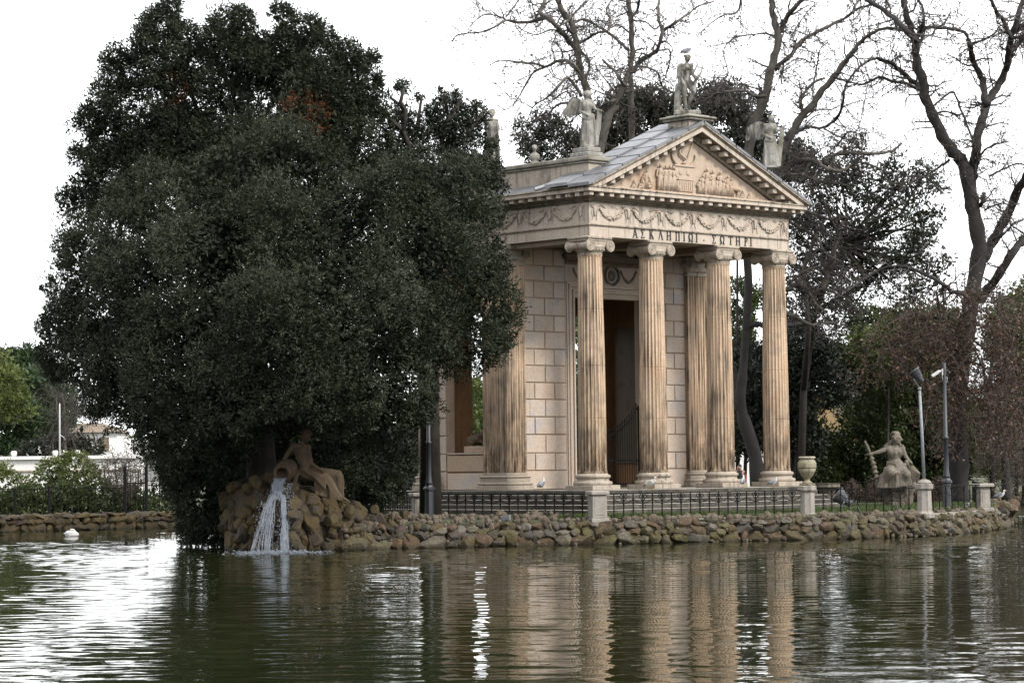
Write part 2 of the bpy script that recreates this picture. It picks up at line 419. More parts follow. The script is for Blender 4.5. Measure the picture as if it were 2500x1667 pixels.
def bignp(name, V, F4, m, parent=None, tint=None, smooth=False, **kw):
    """fast quad mesh out of numpy arrays"""
    me = bpy.data.meshes.new(name); nv, nf = len(V), len(F4)
    me.vertices.add(nv); me.vertices.foreach_set('co', V.astype(np.float32).ravel())
    me.loops.add(nf*4); me.loops.foreach_set('vertex_index', F4.astype(np.int32).ravel())
    me.polygons.add(nf); me.polygons.foreach_set('loop_start', np.arange(nf, dtype=np.int32)*4)
    if smooth: me.polygons.foreach_set('use_smooth', np.ones(nf, bool))
    me.update(calc_edges=True)
    if tint is not None:
        a = me.attributes.new('tint', 'FLOAT', 'POINT'); a.data.foreach_set('value', tint.astype(np.float32))
    o = link(name, me, m, parent); props(o, **kw); return o
def unit(a): return a/np.maximum(np.linalg.norm(a, axis=-1, keepdims=True), 1e-9)

# ================================================================ SETTING: water, island, banks
def sheet(name, poly, z, m, z0=None, sub=None, **kw):
    mb = MB(); n = len(poly)
    if z0 is None: mb.add([(x, y, z) for x, y in poly], [tuple(range(n))])
    else: mb.prism(poly, lambda x, y, d: (x, y, d), z0, z)
    return build(mb, name, m, **kw)
def make_water():
    """one sheet with real low waves, finest on the stretch of pond before the island"""
    def axis(lo, a, b, hi, fine, n0):
        l = a-np.cumsum(fine*1.22**np.arange(1, 60)); l = l[l > lo][::-1]; r_ = b+np.cumsum(fine*1.22**np.arange(1, 60)); r_ = r_[r_ < hi]
        return np.concatenate([[lo], l, np.arange(a, b, fine), r_, [hi]])
    S = axis(-60, 27, 118, 200, .11, 0); T = axis(-160, -26, 27, 160, .29, 0)
    s_, t_ = np.meshgrid(S, T, indexing='ij')
    fx = CAM[0]+math.sin(YAW)*s_+math.cos(YAW)*t_; fy = CAM[1]+math.cos(YAW)*s_-math.sin(YAW)*t_
    z = np.zeros_like(fx); rg = np.random.default_rng(5)
    for i in range(90):
        lam = .27*(1.15/.27)**rg.random()**1.15; a = rg.normal(0, .50)+rg.choice([0, .35])           # travelling roughly towards the viewer
        k = 2*math.pi/lam; z += .00136*lam**.9*np.sin(k*(s_*math.cos(a)+t_*math.sin(a))+rg.uniform(0, 6.28))
    gust = .75+.35*np.sin(s_*.11+t_*.16+1)*np.sin(t_*.09-s_*.05)+.15*np.sin(s_*.33-t_*.2)
    win = np.clip((s_-20)/8, 0, 1)*np.clip((122-s_)/6, 0, 1)*np.clip((29-np.abs(t_))/3, 0, 1)
    z = z*gust*win
    n, m = s_.shape; V = np.stack([fx, fy, WZ+z], -1).reshape(-1, 3)
    idx = np.arange(n*m).reshape(n, m); F = np.stack([idx[:-1, :-1], idx[:-1, 1:], idx[1:, 1:], idx[1:, :-1]], -1).reshape(-1, 4)[:, ::-1]
    return bignp('water', V, F, M['water'], None, None, smooth=True, kind='structure')
water = make_water()
SHORE_PX = [(560,1345),(640,1347),(720,1349),(850,1345),(950,1340),(1100,1337),(1250,1334),(1450,1330),(1600,1327),(1800,1322),(1970,1319),(2110,1315),(2255,1311),(2330,1305),(2400,1299),(2450,1291),(2474,1284)]
SHORE = [onz(u, v, WZ)[:2] for u, v in SHORE_PX]
_bk = np.array([_F[0], _F[1]])
isl = [tuple(np.array(p)+_bk*2.0) for p in SHORE[:3]] + [tuple(np.array(SHORE[3])+_bk*1.0)] + [tuple(p) for p in SHORE[4:]] + [(22.1, -1.7), (24.2, 1.2), (25.5, 8), (24, 17), (8, 21), (-2.5, 18.5), (-3.2, 15.2), (-8.8, 8.8), (-12.3, 4.2)]
def inset(poly, k):
    c = np.mean(np.array(poly), 0); out = []
    n = len(poly); P = [np.array(p, float) for p in poly]
    for i in range(n):
        d = P[(i+1)%n]-P[i-1]; nn = np.array([-d[1], d[0]], float); nn /= np.linalg.norm(nn)
        out.append(tuple(P[i]+nn*k))
    return out
build(MB().prism(inset(isl, .32), lambda x, y, d: (x, y, d), WZ-.5, LZ-.016), 'island_ground', M['soil'], kind='structure')
_l0, _l1 = inset(isl, .5), inset(isl, 2.1); _n = len(isl)
build(MB().add([(*p, LZ-.012) for p in _l0]+[(*p, -.815) for p in _l1], [(i, (i+1) % _n, (i+1) % _n+_n, i+_n) for i in range(_n)]+[tuple(range(_n, 2*_n))]), 'lawn', M['lawn'], kind='structure')
bank = [(-160, 38.5), (-40, 34.0), (-4.3, 31.0), (3.5, 29.9), (12, 30.5), (30, 28.2), (63, 27.9), (90, 24), (260, 10), (900, 10), (900, 900), (-900, 900), (-900, 60)]
build(MB().prism(bank, lambda x, y, d: (x, y, d), WZ-.5, -1.05), 'ground', M['lawn'], kind='structure')
sheet('path', [(-60, 35.6), (-4, 32.2), (4, 31.4), (14, 31.7), (14, 34.2), (4, 33.8), (-4, 34.6), (-60, 38.2)], -1.045, M['path'], kind='structure')

# ================================================================ TEMPLE
H = 8.80; FZ0, FZ1 = 9.23, 9.97; GZ0, GZ1 = 10.30, 10.487; RO = .42; PR = RO+.56
XC = TF/2
temple = empty('temple', (XC, 3, LZ), label='pale stone temple with four fluted front columns and a carved pediment on the island', cat='temple')
# --- steps, each a ring of slabs on the front and the left side
TREAD = .27; RISE = .81/5
def steps():
    x0, x1, y0, y1 = -.80, TF+.80, -.80, 9.9
    for k in range(5):
        e = TREAD*k; zt = -RISE*k; zb = zt-RISE
        core = MB().box((x0-e+.3, y0-e+.3, zb-.02), (x1+e-.3, y1+e*.2, zt-.012))
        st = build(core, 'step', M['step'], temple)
        # front slabs
        x = x0-e; i = 0
        while x < x1+e-.05:
            L = 1.9+1.2*random.random(); xe = min(x+L, x1+e)
            if x1+e-xe < .6: xe = x1+e
            j = random.uniform(-.008, .008)
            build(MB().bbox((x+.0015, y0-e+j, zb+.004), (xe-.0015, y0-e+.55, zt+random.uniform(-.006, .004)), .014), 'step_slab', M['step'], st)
            x = xe
        y = y0-e+.556
        while y < y1+e-.05:
            L = 1.9+1.2*random.random(); ye = min(y+L, y1+e)
            if y1+e-ye < .6: ye = y1+e
            j = random.uniform(-.008, .008)
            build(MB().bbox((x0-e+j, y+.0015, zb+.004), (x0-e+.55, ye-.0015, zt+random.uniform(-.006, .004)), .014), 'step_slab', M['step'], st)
            y = ye
steps()
# --- columns
BASEP = [(.66,.17),(.68,.19),(.69,.235),(.68,.28),(.655,.30),(.60,.305),(.575,.33),(.56,.365),(.575,.40),(.60,.425),(.61,.43),(.62,.45),(.625,.48),(.615,.51),(.59,.53),(.54,.535),(.535,.565),(.51,.58)]
def column_at(x, y):
    nfl, per = 24, 6; n = nfl*per
    prof = []
    zs = [.58, .62, .66, .8, 1.5, 2.45, 2.475, 2.5, 3.2, 4.28, 4.305, 4.33, 5.2, 6.24, 6.265, 6.29, 7.0, 7.6, 8.0, 8.08, 8.13, 8.16]
    for z in zs:
        t = (z-.58)/7.6; r = .5-.08*t**1.6
        if z in (2.475, 4.305, 6.265): r -= .012
        fl = 1.0
        if z <= .62 or z >= 8.13: fl = 0
        elif z == .66 or z == 8.08: fl = .6
        prof.append((r if fl else r+.012, z, fl))
    V = []
    for r, z, fl in prof:
        for i in range(n):
            ph = (i % per)/per; a = 2*math.pi*(i+.5*0)/n
            d = 0 if ph == 0 else math.sin(math.pi*ph)**.6
            V.append((x+(r-fl*.042*d)*math.cos(a), y+(r-fl*.042*d)*math.sin(a), z))
    m = len(prof)
    F = [(j*n+i, j*n+(i+1)%n, (j+1)*n+(i+1)%n, (j+1)*n+i) for j in range(m-1) for i in range(n)]
    c = build(MB().add(V, F), 'column', M['col'], temple)
    b = MB().bbox((x-.68, y-.68, .002), (x+.68, y+.68, .17), .015)
    build(b, 'plinth', M['base'], c)
    build(MB().lathe(BASEP, (x, y, 0), 40), 'column_base', M['base'], c, smooth=True)
    # capital
    k = MB().lathe([(.43,8.16),(.45,8.17),(.455,8.19),(.43,8.205),(.425,8.22),(.44,8.24),(.50,8.32),(.53,8.38),(.54,8.44),(.5,8.5)], (x, y, 0), 32)
    for i in range(24):                        # egg moulding
        a = 2*math.pi*i/24; k.ell((x+.50*math.cos(a), y+.50*math.sin(a), 8.35), (.04, .04, .065), 6, 5)
    k.bbox((x-.56, y-.50, 8.63), (x+.56, y+.50, 8.70), .015); k.bbox((x-.60, y-.54, 8.703), (x+.60, y+.54, 8.797), .025)
    k.box((x-.47, y-.48, 8.44), (x+.47, y+.48, 8.628))
    cap = build(k, 'capital', M['base'], c, smooth='auto')
    for sx in (-1, 1):
        cx, cz = x+sx*.49, 8.47
        v = MB()
        # bolster running front to back, waisted in the middle
        pts = [(cx, y+yy, cz) for yy in np.linspace(-.5, .5, 11)]
        rs = [.175-.06*math.cos(math.pi*yy) for yy in np.linspace(-.5, .5, 11)]
        v.tube(pts, rs, 18)
        for yy in (-.08, 0, .08): v.tube([(cx, y+yy-.018, cz), (cx, y+yy+.018, cz)], .14, 16)
        for s in (-1, 1):                       # scroll disc and its spiral fillet
            v.tube([(cx, y+s*.50, cz), (cx, y+s*.545, cz)], [.205, .20], 24)
            sp = []; rr = []
            for q in range(46):
                t = q/45*2.6*2*math.pi; r = .192*(1-q/45*.86)
                sp.append((cx+sx*r*math.cos(t+math.pi/2*sx*0+1.2), y+s*.548, cz+r*math.sin(t+1.2))); rr.append(.021*(1-q/70))
            v.tube(sp, rr, 5)
            v.ell((cx, y+s*.55, cz), (.035, .03, .035), 8, 6)
        build(v, 'volute', M['base'], cap, smooth='auto')
    return c
for X in (0, 3.072, 6.626, TF): column_at(X, 0)

# --- pilasters (antae)
def fluted_face(mb, p0, dx, width, nrm, z0, z1, nfl):
    """a flat face of ribs and grooves; p0 the corner, dx the direction, nrm outward"""
    p0 = np.array(p0, float); dx = np.array(dx, float); nrm = np.array(nrm, float)
    fillet = width*.06; w_ = (width-2*fillet)/nfl; pts = [(0, 0)]
    for i in range(nfl):
        a = fillet+i*w_
        pts += [(a+w_*.14, 0)]+[(a+w_*(.14+.72*q/4), -.040*math.sin(math.pi*q/4)) for q in (1, 2, 3)]+[(a+w_*.86, 0)]
    pts.append((width, 0)); n = len(pts)
    V = [p0+dx*a+nrm*b+np.array([0, 0, z]) for z in (z0, z1) for a, b in pts]
    mb.add(V, [(i, i+1, n+i+1, n+i) for i in range(n-1)])
def pilaster(x0, x1, y0, y1, faces, name='pilaster', m='col'):
    mb = MB().box((x0+.045, y0+.045, .55), (x1-.045, y1-.045, 8.20))
    zc0, zc1 = .62, 8.05
    if 'f' in faces: fluted_face(mb, (x0, y0, 0), (1, 0, 0), x1-x0, (0, -1, 0), zc0, zc1, 7)
    if 'l' in faces: fluted_face(mb, (x0, y1, 0), (0, -1, 0), y1-y0, (-1, 0, 0), zc0, zc1, 7 if y1-y0 < 1.1 else 8)
    p = build(mb, name, M[m], temple, fix=False)
    b = MB()
    b.bbox((x0-.19, y0-.19, .004), (x1+.19, y1+.19, .17), .015)
    for z0, z1, e in ((.172, .30, .18), (.302, .43, .08), (.432, .53, .13), (.532, .62, .03)):
        b.bbox((x0-e, y0-e, z0), (x1+e, y1+e, z1), .045 if e > .1 else .01)
    build(b, 'pilaster_base', M['base'], p)
    c = MB()
    c.bbox((x0-.03, y0-.03, 8.05), (x1+.03, y1+.03, 8.2), .02); c.bbox((x0-.08, y0-.08, 8.2), (x1+.08, y1+.08, 8.44), .06)
    c.bbox((x0-.12, y0-.12, 8.62), (x1+.12, y1+.12, 8.797), .03)
    c.box((x0-.02, y0-.02, 8.44), (x1+.02, y1+.02, 8.62))
    cp = build(c, 'capital', M['base'], p)
    for xx in (x0-.02, x1+.02):
        v = MB().tube([(xx, y0-.10, 8.47), (xx, min(y1, y0+1.1)+.06, 8.47)], .17, 16)
        sp = [(xx+.155*(1-q/34*.85)*math.cos(q*.46), y0-.115, 8.47+.155*(1-q/34*.85)*math.sin(q*.46)) for q in range(34)]
        v.tube(sp, .016, 4)
        build(v, 'volute', M['base'], cp, smooth='auto')
    return p
AY0, AY1 = 3.81, 5.07
pilaster(-.50, .47, AY0, AY1, 'fl'); pilaster(9.06, 10.2, AY0, AY1, 'fl')
pilaster(-.50, .47, 7.62, 8.62, 'l')

# --- front wall of the cella with its rusticated blocks
WY = 4.02; ZR = [.69, 1.32, 1.99, 2.63, 3.26, 3.87, 4.49, 5.09, 5.72, 6.31, 6.95, 7.56, 8.13, 8.78]
def front_wall(xa, xb, cuts_a, cuts_b):
    wl = build(MB().box((xa, WY, 0), (xb, WY+.35, H)), 'wall', M['joint'], temple)
    g_ = .022
    build(MB().bbox((xa+.01, WY-.05, .02), (xb-.01, WY+.02, .67), .012), 'stone_block', M['wall'], wl)
    for i in range(len(ZR)-1):
        cs = [xa]+(cuts_a if i % 2 == 0 else cuts_b)+[xb]
        for a, b in zip(cs[:-1], cs[1:]):
            build(MB().bbox((a+g_, WY-.045+random.uniform(-.006, .006), ZR[i]+g_), (b-g_, WY+.02, ZR[i+1]-g_), .014), 'stone_block', M['wall'], wl)
front_wall(.47, 2.66, [1.06, 2.07], [1.60])
front_wall(7.03, 9.06, [7.55, 8.45], [8.0])
# door case
dc = build(MB().box((2.662, WY-.02, 0), (3.0, WY+.36, 7.04)).box((6.70, WY-.02, 0), (7.028, WY+.36, 7.04)).box((2.662, WY-.02, 7.042), (7.028, WY+.36, H-.003)), 'door_case', M['wall'], temple)
fr = MB()
for e, d in ((.0, .07), (.09, .11), (.20, .06), (.29, .12)):
    a = 2.72+e; b = 6.98-e; zt = 7.60-e
    fr.bbox((a, WY-d, 0), (a+.085, WY+.01, zt), .012); fr.bbox((b-.085, WY-d, 0), (b, WY+.01, zt), .012)
    fr.bbox((a, WY-d-.002, zt-.085), (b, WY+.008, zt), .012)
build(fr, 'door_frame', M['wall'], dc)
dcor = MB().bbox((2.5, WY-.32, 8.50), (7.2, WY, 8.60), .02).bbox((2.56, WY-.24, 8.42), (7.14, WY, 8.497), .02).bbox((2.7, WY-.10, 8.24), (7.0, WY, 8.41), .02)
x = 2.66
while x < 7.0: dcor.box((x, WY-.17, 8.30), (x+.06, WY-.09, 8.405)); x += .12
build(dcor, 'door_cornice', M['soffit'], dc)
wr = MB().tube([(5.12+.36*math.cos(t), WY-.06, 7.92+.34*math.sin(t)) for t in np.linspace(0, 2*math.pi, 25)], .055, 7)
wr.ell((5.12, WY-.03, 7.92), (.2, .08, .22), 10, 7)
wr2 = MB()
for cx in (4.25, 6.0, 3.5):
    wr2.tube([(cx+.42*t, WY-.05, 8.12-.42*(1-t*t)) for t in np.linspace(-1, 1, 13)], [.03+.035*(1-abs(t)) for t in np.linspace(-1, 1, 13)], 6)
build(wr, 'wreath', M['grime'], dc, smooth=True); build(wr2, 'garland', M['grime'], dc, smooth=True)
# left wall: parapet below an opening, narrow block strip
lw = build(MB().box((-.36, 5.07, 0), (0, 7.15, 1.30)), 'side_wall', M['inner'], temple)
build(MB().bbox((-.42, 5.09, .02), (-.35, 7.13, .62), .015), 'stone_block', M['wall'], lw)
build(MB().bbox((-.42, 5.09, .68), (-.35, 7.13, 1.26), .015), 'stone_block', M['joint'], lw)
build(MB().bbox((-.44, 5.08, 1.302), (.1, 7.14, 1.36), .012), 'sill', M['base'], lw)
ls = build(MB().box((-.36, 7.16, 0), (0, 7.615, H)), 'wall', M['joint'], temple)
for i in range(len(ZR)-1):
    build(MB().bbox((-.41, 7.19, ZR[i]+.02), (-.35, 7.59, ZR[i+1]-.02), .014), 'stone_block', M['wall'], ls)
build(MB().bbox((-.41, 7.18, .02), (-.35, 7.60, .66), .014), 'stone_block', M['wall'], ls)
# the rest of the room: back wall with two openings, right wall, lintels, ceiling, floor
BW = 8.6
rm = MB().box((0, BW, 0), (2.2, BW+.4, H)).box((3.3, BW, 0), (6.95, BW+.4, H)).box((9.35, BW, 0), (10.2, BW+.4, H))
def arch_fill(mb, xa, xb, zs, zt):
    c = (xa+xb)/2; r = (xb-xa)/2; n = 14
    for i in range(n):
        a0, a1 = math.pi*i/n, math.pi*(i+1)/n
        p0 = (c-r*math.cos(a0), zs+r*math.sin(a0)); p1 = (c-r*math.cos(a1), zs+r*math.sin(a1))
        mb.prism([p0, p1, (p1[0], zt), (p0[0], zt)], lambda x, z, d: (x, d, z), BW, BW+.4)
arch_fill(rm, 2.2, 3.3, 6.2, H); arch_fill(rm, 6.95, 9.35, 5.55, H)
rm.box((9.8, 5.07, 0), (10.15, BW, 1.3)).box((9.8, 5.07, 6.6), (10.15, BW, H)).box((9.8, 6.9, 1.3), (10.15, BW-.003, 6.6)).box((-.36, 5.07, 6.6), (0, 7.15, H))
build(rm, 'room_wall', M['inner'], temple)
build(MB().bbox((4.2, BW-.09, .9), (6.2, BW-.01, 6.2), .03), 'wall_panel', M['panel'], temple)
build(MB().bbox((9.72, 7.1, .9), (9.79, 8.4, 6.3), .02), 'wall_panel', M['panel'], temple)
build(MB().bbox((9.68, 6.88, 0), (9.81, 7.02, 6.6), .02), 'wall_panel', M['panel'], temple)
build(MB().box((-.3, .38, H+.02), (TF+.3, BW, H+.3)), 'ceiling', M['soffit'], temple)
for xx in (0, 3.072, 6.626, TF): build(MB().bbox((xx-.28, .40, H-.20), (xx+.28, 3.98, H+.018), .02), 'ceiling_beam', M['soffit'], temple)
# lion lying on the parapet
ln = empty('stone_lion', (-.05, 5.62, 1.60), 0, label='weathered brown lion statue lying in the left side opening of the temple', cat='lion statue')
lb = MB().cap((.02, .55, .22), (0, .05, .26), .20, .19).cap((0, .02, .3), (-.03, -.22, .42), .20, .19)
lb.ell((-.05, -.32, .46), (.15, .17, .15), 10, 7).cap((-.05, -.36, .40), (-.07, -.50, .36), .08, .06)
for s in (-1, 1):
    lb.cap((s*.12, -.1, .16), (s*.13, -.45, .05), .07, .05).cap((s*.14, .5, .2), (s*.19, .3, .1), .11, .08)
for i in range(40):
    a = random.uniform(0, 6.28); b = random.uniform(-.4, .05)
    lb.ell((.17*math.cos(a)-.02, b, .40+.17*math.sin(a)), (.035, .05, .045), 6, 5)
lb.cap((0, .75, .12), (.05, .62, .2), .03, .04)
sculpt(lb, 'lion_body', M['nymph'], ln, .022, 2)
build(MB().bbox((-.34, 5.10, 1.365), (.28, 6.30, 1.60), .015), 'lion_plinth', M['joint'], temple)
# iron gate in the doorway
gt = empty('iron_gate', (4.9, WY+.2, 0), label='black iron gate with curved spiked top in the temple doorway', cat='gate')
ga = MB()
def topz(x): return 1.95+1.0*((x-4.9)/1.85)**2*1.2
for sx0, sx1 in ((3.05, 4.85), (4.9, 6.68)):
    for zz in (.12, 1.0): ga.box((sx0, WY+.18, zz), (sx1, WY+.22, zz+.05))
    ga.tube([(x_, WY+.2, topz(x_)) for x_ in np.linspace(sx0, sx1, 12)], .022, 5)
build(ga, 'gate_rail', M['iron'], gt)
for i in range(30):
    x_ = 3.08+i*.124; big = i in (0, 14, 15, 29)
    r_ = .035 if big else .014; zt = topz(x_)+(.0 if big else .17)
    b = MB().tube([(x_, WY+.2, .02), (x_, WY+.2, zt)], r_, 6)
    if not big: b.tube([(x_, WY+.2, zt-.02), (x_, WY+.2, zt+.03), (x_, WY+.2, zt+.11)], [.014, .03, .004], 5)
    build(b, 'gate_bar', M['iron'], gt)

# ================================================================ ENTABLATURE
X0, X1, YB = -RO, TF+RO, 8.7
def ringbox(mb, e, z0, z1, bev=.01, depth=.5):
    """front and left (and right) runs of a moulding standing e proud of the frieze plane"""
    mb.bbox((X0-e, -RO-e, z0), (X1+e, -RO+depth, z1), bev)
    mb.bbox((X0-e, -RO+depth+.002, z0), (X0+depth, YB, z1), bev); mb.bbox((X1-depth, -RO+depth+.002, z0), (X1+e, YB, z1), bev)
arc = MB(); ringbox(arc, 0, H, FZ0-.06, .006, .84)
arc = build(arc, 'architrave', M['ent'], temple)
q = MB(); ringbox(q, .045, FZ0-.058, FZ0+.002, .012)
x = X0-.05
build(q, 'moulding', M['cornice'], arc)
q = MB()
x = X0-.06
while x < X1+.06: q.ell((x, -RO-.05, FZ0-.04), (.022, .022, .022), 5, 4); x += .055
y = -RO
while y < 6.0: q.ell((X0-.05, y, FZ0-.04), (.022, .022, .022), 5, 4); y += .055
build(q, 'bead_moulding', M['cornice'], arc, kind='stuff')
fz = MB(); ringbox(fz, -.004, FZ0+.004, FZ1, .004)
frieze = build(fz, 'frieze', M['ent'], temple)
# garlands between ox skulls
def relief_map(face):
    if face == 'f': return lambda a, z, d: (a, -RO+.004-d, z)
    return lambda a, z, d: (X0+.004-d, a, z)
def garland(fm, a0, a1, z):
    g_ = MB(); c = (a0+a1)/2; hw = (a1-a0)/2*.74
    for i in range(46):
        t = -1+2*i/45; zz = z-.34*(1-t*t); k = .035+.05*(1-abs(t))
        for j in range(2):
            g_.ell(fm(c+hw*t+random.uniform(-.03, .03), zz+random.uniform(-k, k)*.9, .02+random.uniform(0, .03)), (.034, .034, .034), 6, 4)
    for s in (-1, 1):
        g_.tube([fm(c+s*hw*(1+.06*i), z+.04*math.sin(i*1.6)-.07*i, .02) for i in range(5)], [.022, .02, .018, .014, .008], 4)
        g_.tube([fm(c+s*hw*(1-.14*i), z+.05+.045*math.sin(i*1.3), .02) for i in range(6)], [.02, .018, .016, .014, .012, .006], 4)
    return build(g_, 'garland', M['ent'], frieze, smooth=True)
def skull(fm, a, z):
    s = MB().cap(fm(a, z+.02, .02), fm(a, z-.22, .03), .075, .042, 8)
    for k in (-1, 1):
        s.tube([fm(a+k*.05, z+.05, .03), fm(a+k*.13, z+.08, .03), fm(a+k*.17, z+.15, .03)], [.03, .022, .008], 5)
        s.tube([fm(a+k*.1, z, .02), fm(a+k*.13, z-.15, .02), fm(a+k*.09, z-.3, .02), fm(a+k*.13, z-.42, .015)], [.02, .018, .014, .006], 4)
    return build(s, 'ox_skull', M['ent'], frieze, smooth=True)
fmf, fml = relief_map('f'), relief_map('l')
step_ = (X1-X0-.5)/6
for i in range(6): garland(fmf, X0+.25+i*step_, X0+.25+(i+1)*step_, FZ1-.17)
for i in range(7): skull(fmf, X0+.25+i*step_, FZ1-.22)
for i in range(5): garland(fml, .0+i*1.55, 1.55+i*1.55, FZ1-.17)
for i in range(6): skull(fml, .0+i*1.55-.03, FZ1-.22)
# cornice: bed mouldings, brackets, corona
cr = MB(); ringbox(cr, .03, FZ1+.002, FZ1+.05, .008); ringbox(cr, .075, FZ1+.052, FZ1+.13, .02)
cornice = build(cr, 'cornice', M['grime'], temple)
q = MB()
x = X0-.09
while x < X1+.1: q.ell((x, -RO-.085, FZ1+.09), (.034, .03, .042), 6, 5); x += .085
y = -RO
while y < 6.4: q.ell((X0-.085, y, FZ1+.09), (.03, .034, .042), 6, 5); y += .085
build(q, 'egg_moulding', M['grime'], cornice, smooth=True, kind='stuff')
q = MB(); ringbox(q, .11, FZ1+.132, GZ0-.002, .01); build(q, 'bracket_band', M['soffit'], cornice)
# corona (the projecting slab) and its crown
q = MB()
def ring2(mb, e0, e1, z0, z1, bev=.01): mb.bbox((X0-e1, -RO-e1, z0), (X1+e1, -RO+.45, z1), bev); mb.bbox((X0-e1, -RO+.452, z0), (X0+.45, YB, z1), bev); mb.bbox((X1-.45, -RO+.452, z0), (X1+e1, YB, z1), bev)
ring2(q, 0, .50, GZ0, GZ0+.125, .008); build(q, 'corona', M['ent'], cornice)
q = MB(); ring2(q, 0, .535, GZ0+.127, GZ1, .02); build(q, 'crown_moulding', M['cornice'], cornice)
bw, bp = .21, .462
bx = MB().bbox((-bw/2, -.30, -.135), (bw/2, 0, 0), .012).mesh('bracket'); fixn(bx)
nb = 22
for i in range(nb+1):
    x = X0-.30+(X1-X0+.60)*i/nb
    link('bracket', bx, M['ent'], cornice, loc=(x, -RO-.13, GZ0-.004))
for i in range(17):
    link('bracket', bx, M['ent'], cornice, loc=(X0-.13, -.25+i*.475, GZ0-.004), rot=(0, 0, -math.pi/2))

# ---- pediment
YF = -RO-.53                     # front plane of the raking cornice
AX, AZ = XC, 13.13; LXE, LZE = X0-.60, 10.53
sl_ = (AZ-LZE)/(AX-LXE); NX, NZ = -math.sin(math.atan(sl_)), math.cos(math.atan(sl_))
def rake(mb, off0, off1, y0, y1, lo=0.0):
    """strip along both slopes between two offsets (vertical) below the top line; mitred at the apex"""
    for s in (-1, 1):
        def P(t, off): return (XC+s*(LXE-XC)*(1-t)*1.0, LZE+(AZ-LZE)*t-off)
        a, b = P(0, off0), P(1, off0); c, d = P(1, off1), P(0, off1)
        if off1 > 0:     # cut off at cornice top
            def cut(off):
                t = max(0, (GZ1+.004-LZE+off)/(AZ-LZE)); return P(t, off)
            a, d = cut(off0), cut(off1)
        poly = [a, b, c, d]
        mb.prism(poly, lambda x, z, dd: (x, dd, z), y0, y1)
q = MB(); rake(q, .02, .10, YF-.08, YF+.6); pediment = build(q, 'pediment', M['cornice'], temple)
q = MB(); rake(q, .102, .16, YF-.03, YF+.6); build(q, 'crown_moulding', M['grime'], pediment)
q = MB(); rake(q, .162, .33, YF, YF+.6); build(q, 'raking_corona', M['ent'], pediment)
q = MB(); rake(q, .332, .50, -RO-.11, -RO+.4); build(q, 'bracket_band', M['grime'], pediment)
q = MB(); rake(q, .502, .60, -RO-.07, -RO+.3)
for s in (-1, 1):
    for i in range(60):
        t = .13+.85*i/60; xx = XC+s*(LXE-XC)*(1-t); zz = LZE+(AZ-LZE)*t-.55
        if zz > GZ1+.06: q.ell((xx, -RO-.09, zz), (.036, .03, .036), 6, 5)
build(q, 'egg_moulding', M['cornice'], pediment)
ang = math.atan(sl_)
for s in (-1, 1):
    for i in range(11):
        t = .16+.83*i/11; xx = XC+s*(LXE-XC)*(1-t); zz = LZE+(AZ-LZE)*t-.336
        link('bracket', bx, M['ent'], pediment, loc=(xx, -RO-.115, zz), rot=(0, s*ang*.0, 0), scale=(1, 1.05, 1.25))
ty = MB().prism([(LXE+1.4, GZ1-.01), (AX, AZ-.62), (2*AX-LXE-1.4, GZ1-.01)], lambda x, z, d: (x, d, z), -RO+.02, -RO+.3)
ty.bbox((X0+.2, -RO-.12, GZ1+.002), (X1-.2, -RO+.1, GZ1+.10), .02)
tymp = build(ty, 'tympanum', M['tymp'], pediment) if False else build(ty, 'tympanum', M['tymp'], temple)
def tfig(x, z, h, lean=0, arm=1, kind='stand'):
    """a figure in low relief on the tympanum"""
    s = MB(); Y = -RO+.0; k = h
    def C(a, b, ra, rb): s.cap((x+a[0]*k, Y-.05, z+a[1]*k), (x+b[0]*k, Y-.05, z+b[1]*k), ra*k*1.15, rb*k*1.15, 7)
    if kind == 'stand':
        s.ell((x+lean*k, Y-.09, z+.93*k), (.06*k, .06*k, .075*k), 9, 7)
        C((lean*k, .86), (lean*.8, .80), .03, .03); C((lean*.8-.10, .77), (lean*.8+.10, .77), .045, .045)
        C((lean*.8, .74), (0, .56), .085, .065); C((0, .52), (-.05, .30), .09, .075); C((.02, .52), (.06, .30), .08, .07)
        C((-.05, .30), (-.07, .05), .07, .055); C((.06, .30), (.08, .05), .065, .05)
        C((lean*.8+.12, .76), (.17*arm if arm > 0 else .15, .60), .035, .03); C((.17 if arm > 0 else .15, .60), (.24*arm, .62), .03, .025)
        C((lean*.8-.12, .76), (-.16, .56), .035, .03); C((-.16, .56), (-.06, .48), .03, .025)
        for j in range(5): s.tube([(x+(-.10+.05*j)*k, Y-.11, z+.52*k), (x+(-.13+.065*j)*k, Y-.10, z+.05*k)], [.010, .020], 5)
    elif kind == 'sit':
        s.ell((x, Y-.04, z+.80*k), (.09*k, .06*k, .1*k), 8, 6)
        C((0, .66), (.1, .3), .13, .13); C((.1, .28), (-.28, .34), .1, .08); C((-.28, .34), (-.42, .05), .07, .05); C((0, .62), (-.2, .5), .045, .04); C((.1, .2), (-.5, .04), .1, .05)
    elif kind == 'animal':
        C((-.3, .55), (.35, .5), .14, .13); C((-.35, .6), (-.6, .8), .08, .08); C((-.3, .45), (-.35, .02), .05, .03); C((.35, .45), (.4, .02), .05, .03); C((.28, .45), (.22, .02), .05, .03); C((-.2, .45), (-.15, .02), .05, .03); C((.45, .55), (.62, .2), .02, .02)
    return build(s, 'relief_figure', M['tymp'], tymp, smooth=True)
TZ = GZ1+.11
def tx(u, v): p = ony(u, v, -RO); return p[0], p[2]
for (u, h, lean, arm) in ((1608, .96, .02, 1), (1621, .92, .03, 1), (1632, .94, .02, 1), (1642, .92, -.03, 1)):
    tfig(tx(u, 450)[0], TZ, h, lean, arm)
tfig(tx(1583, 445)[0], TZ, .62, kind='sit'); tfig(tx(1547, 440)[0], TZ, .34, kind='sit')
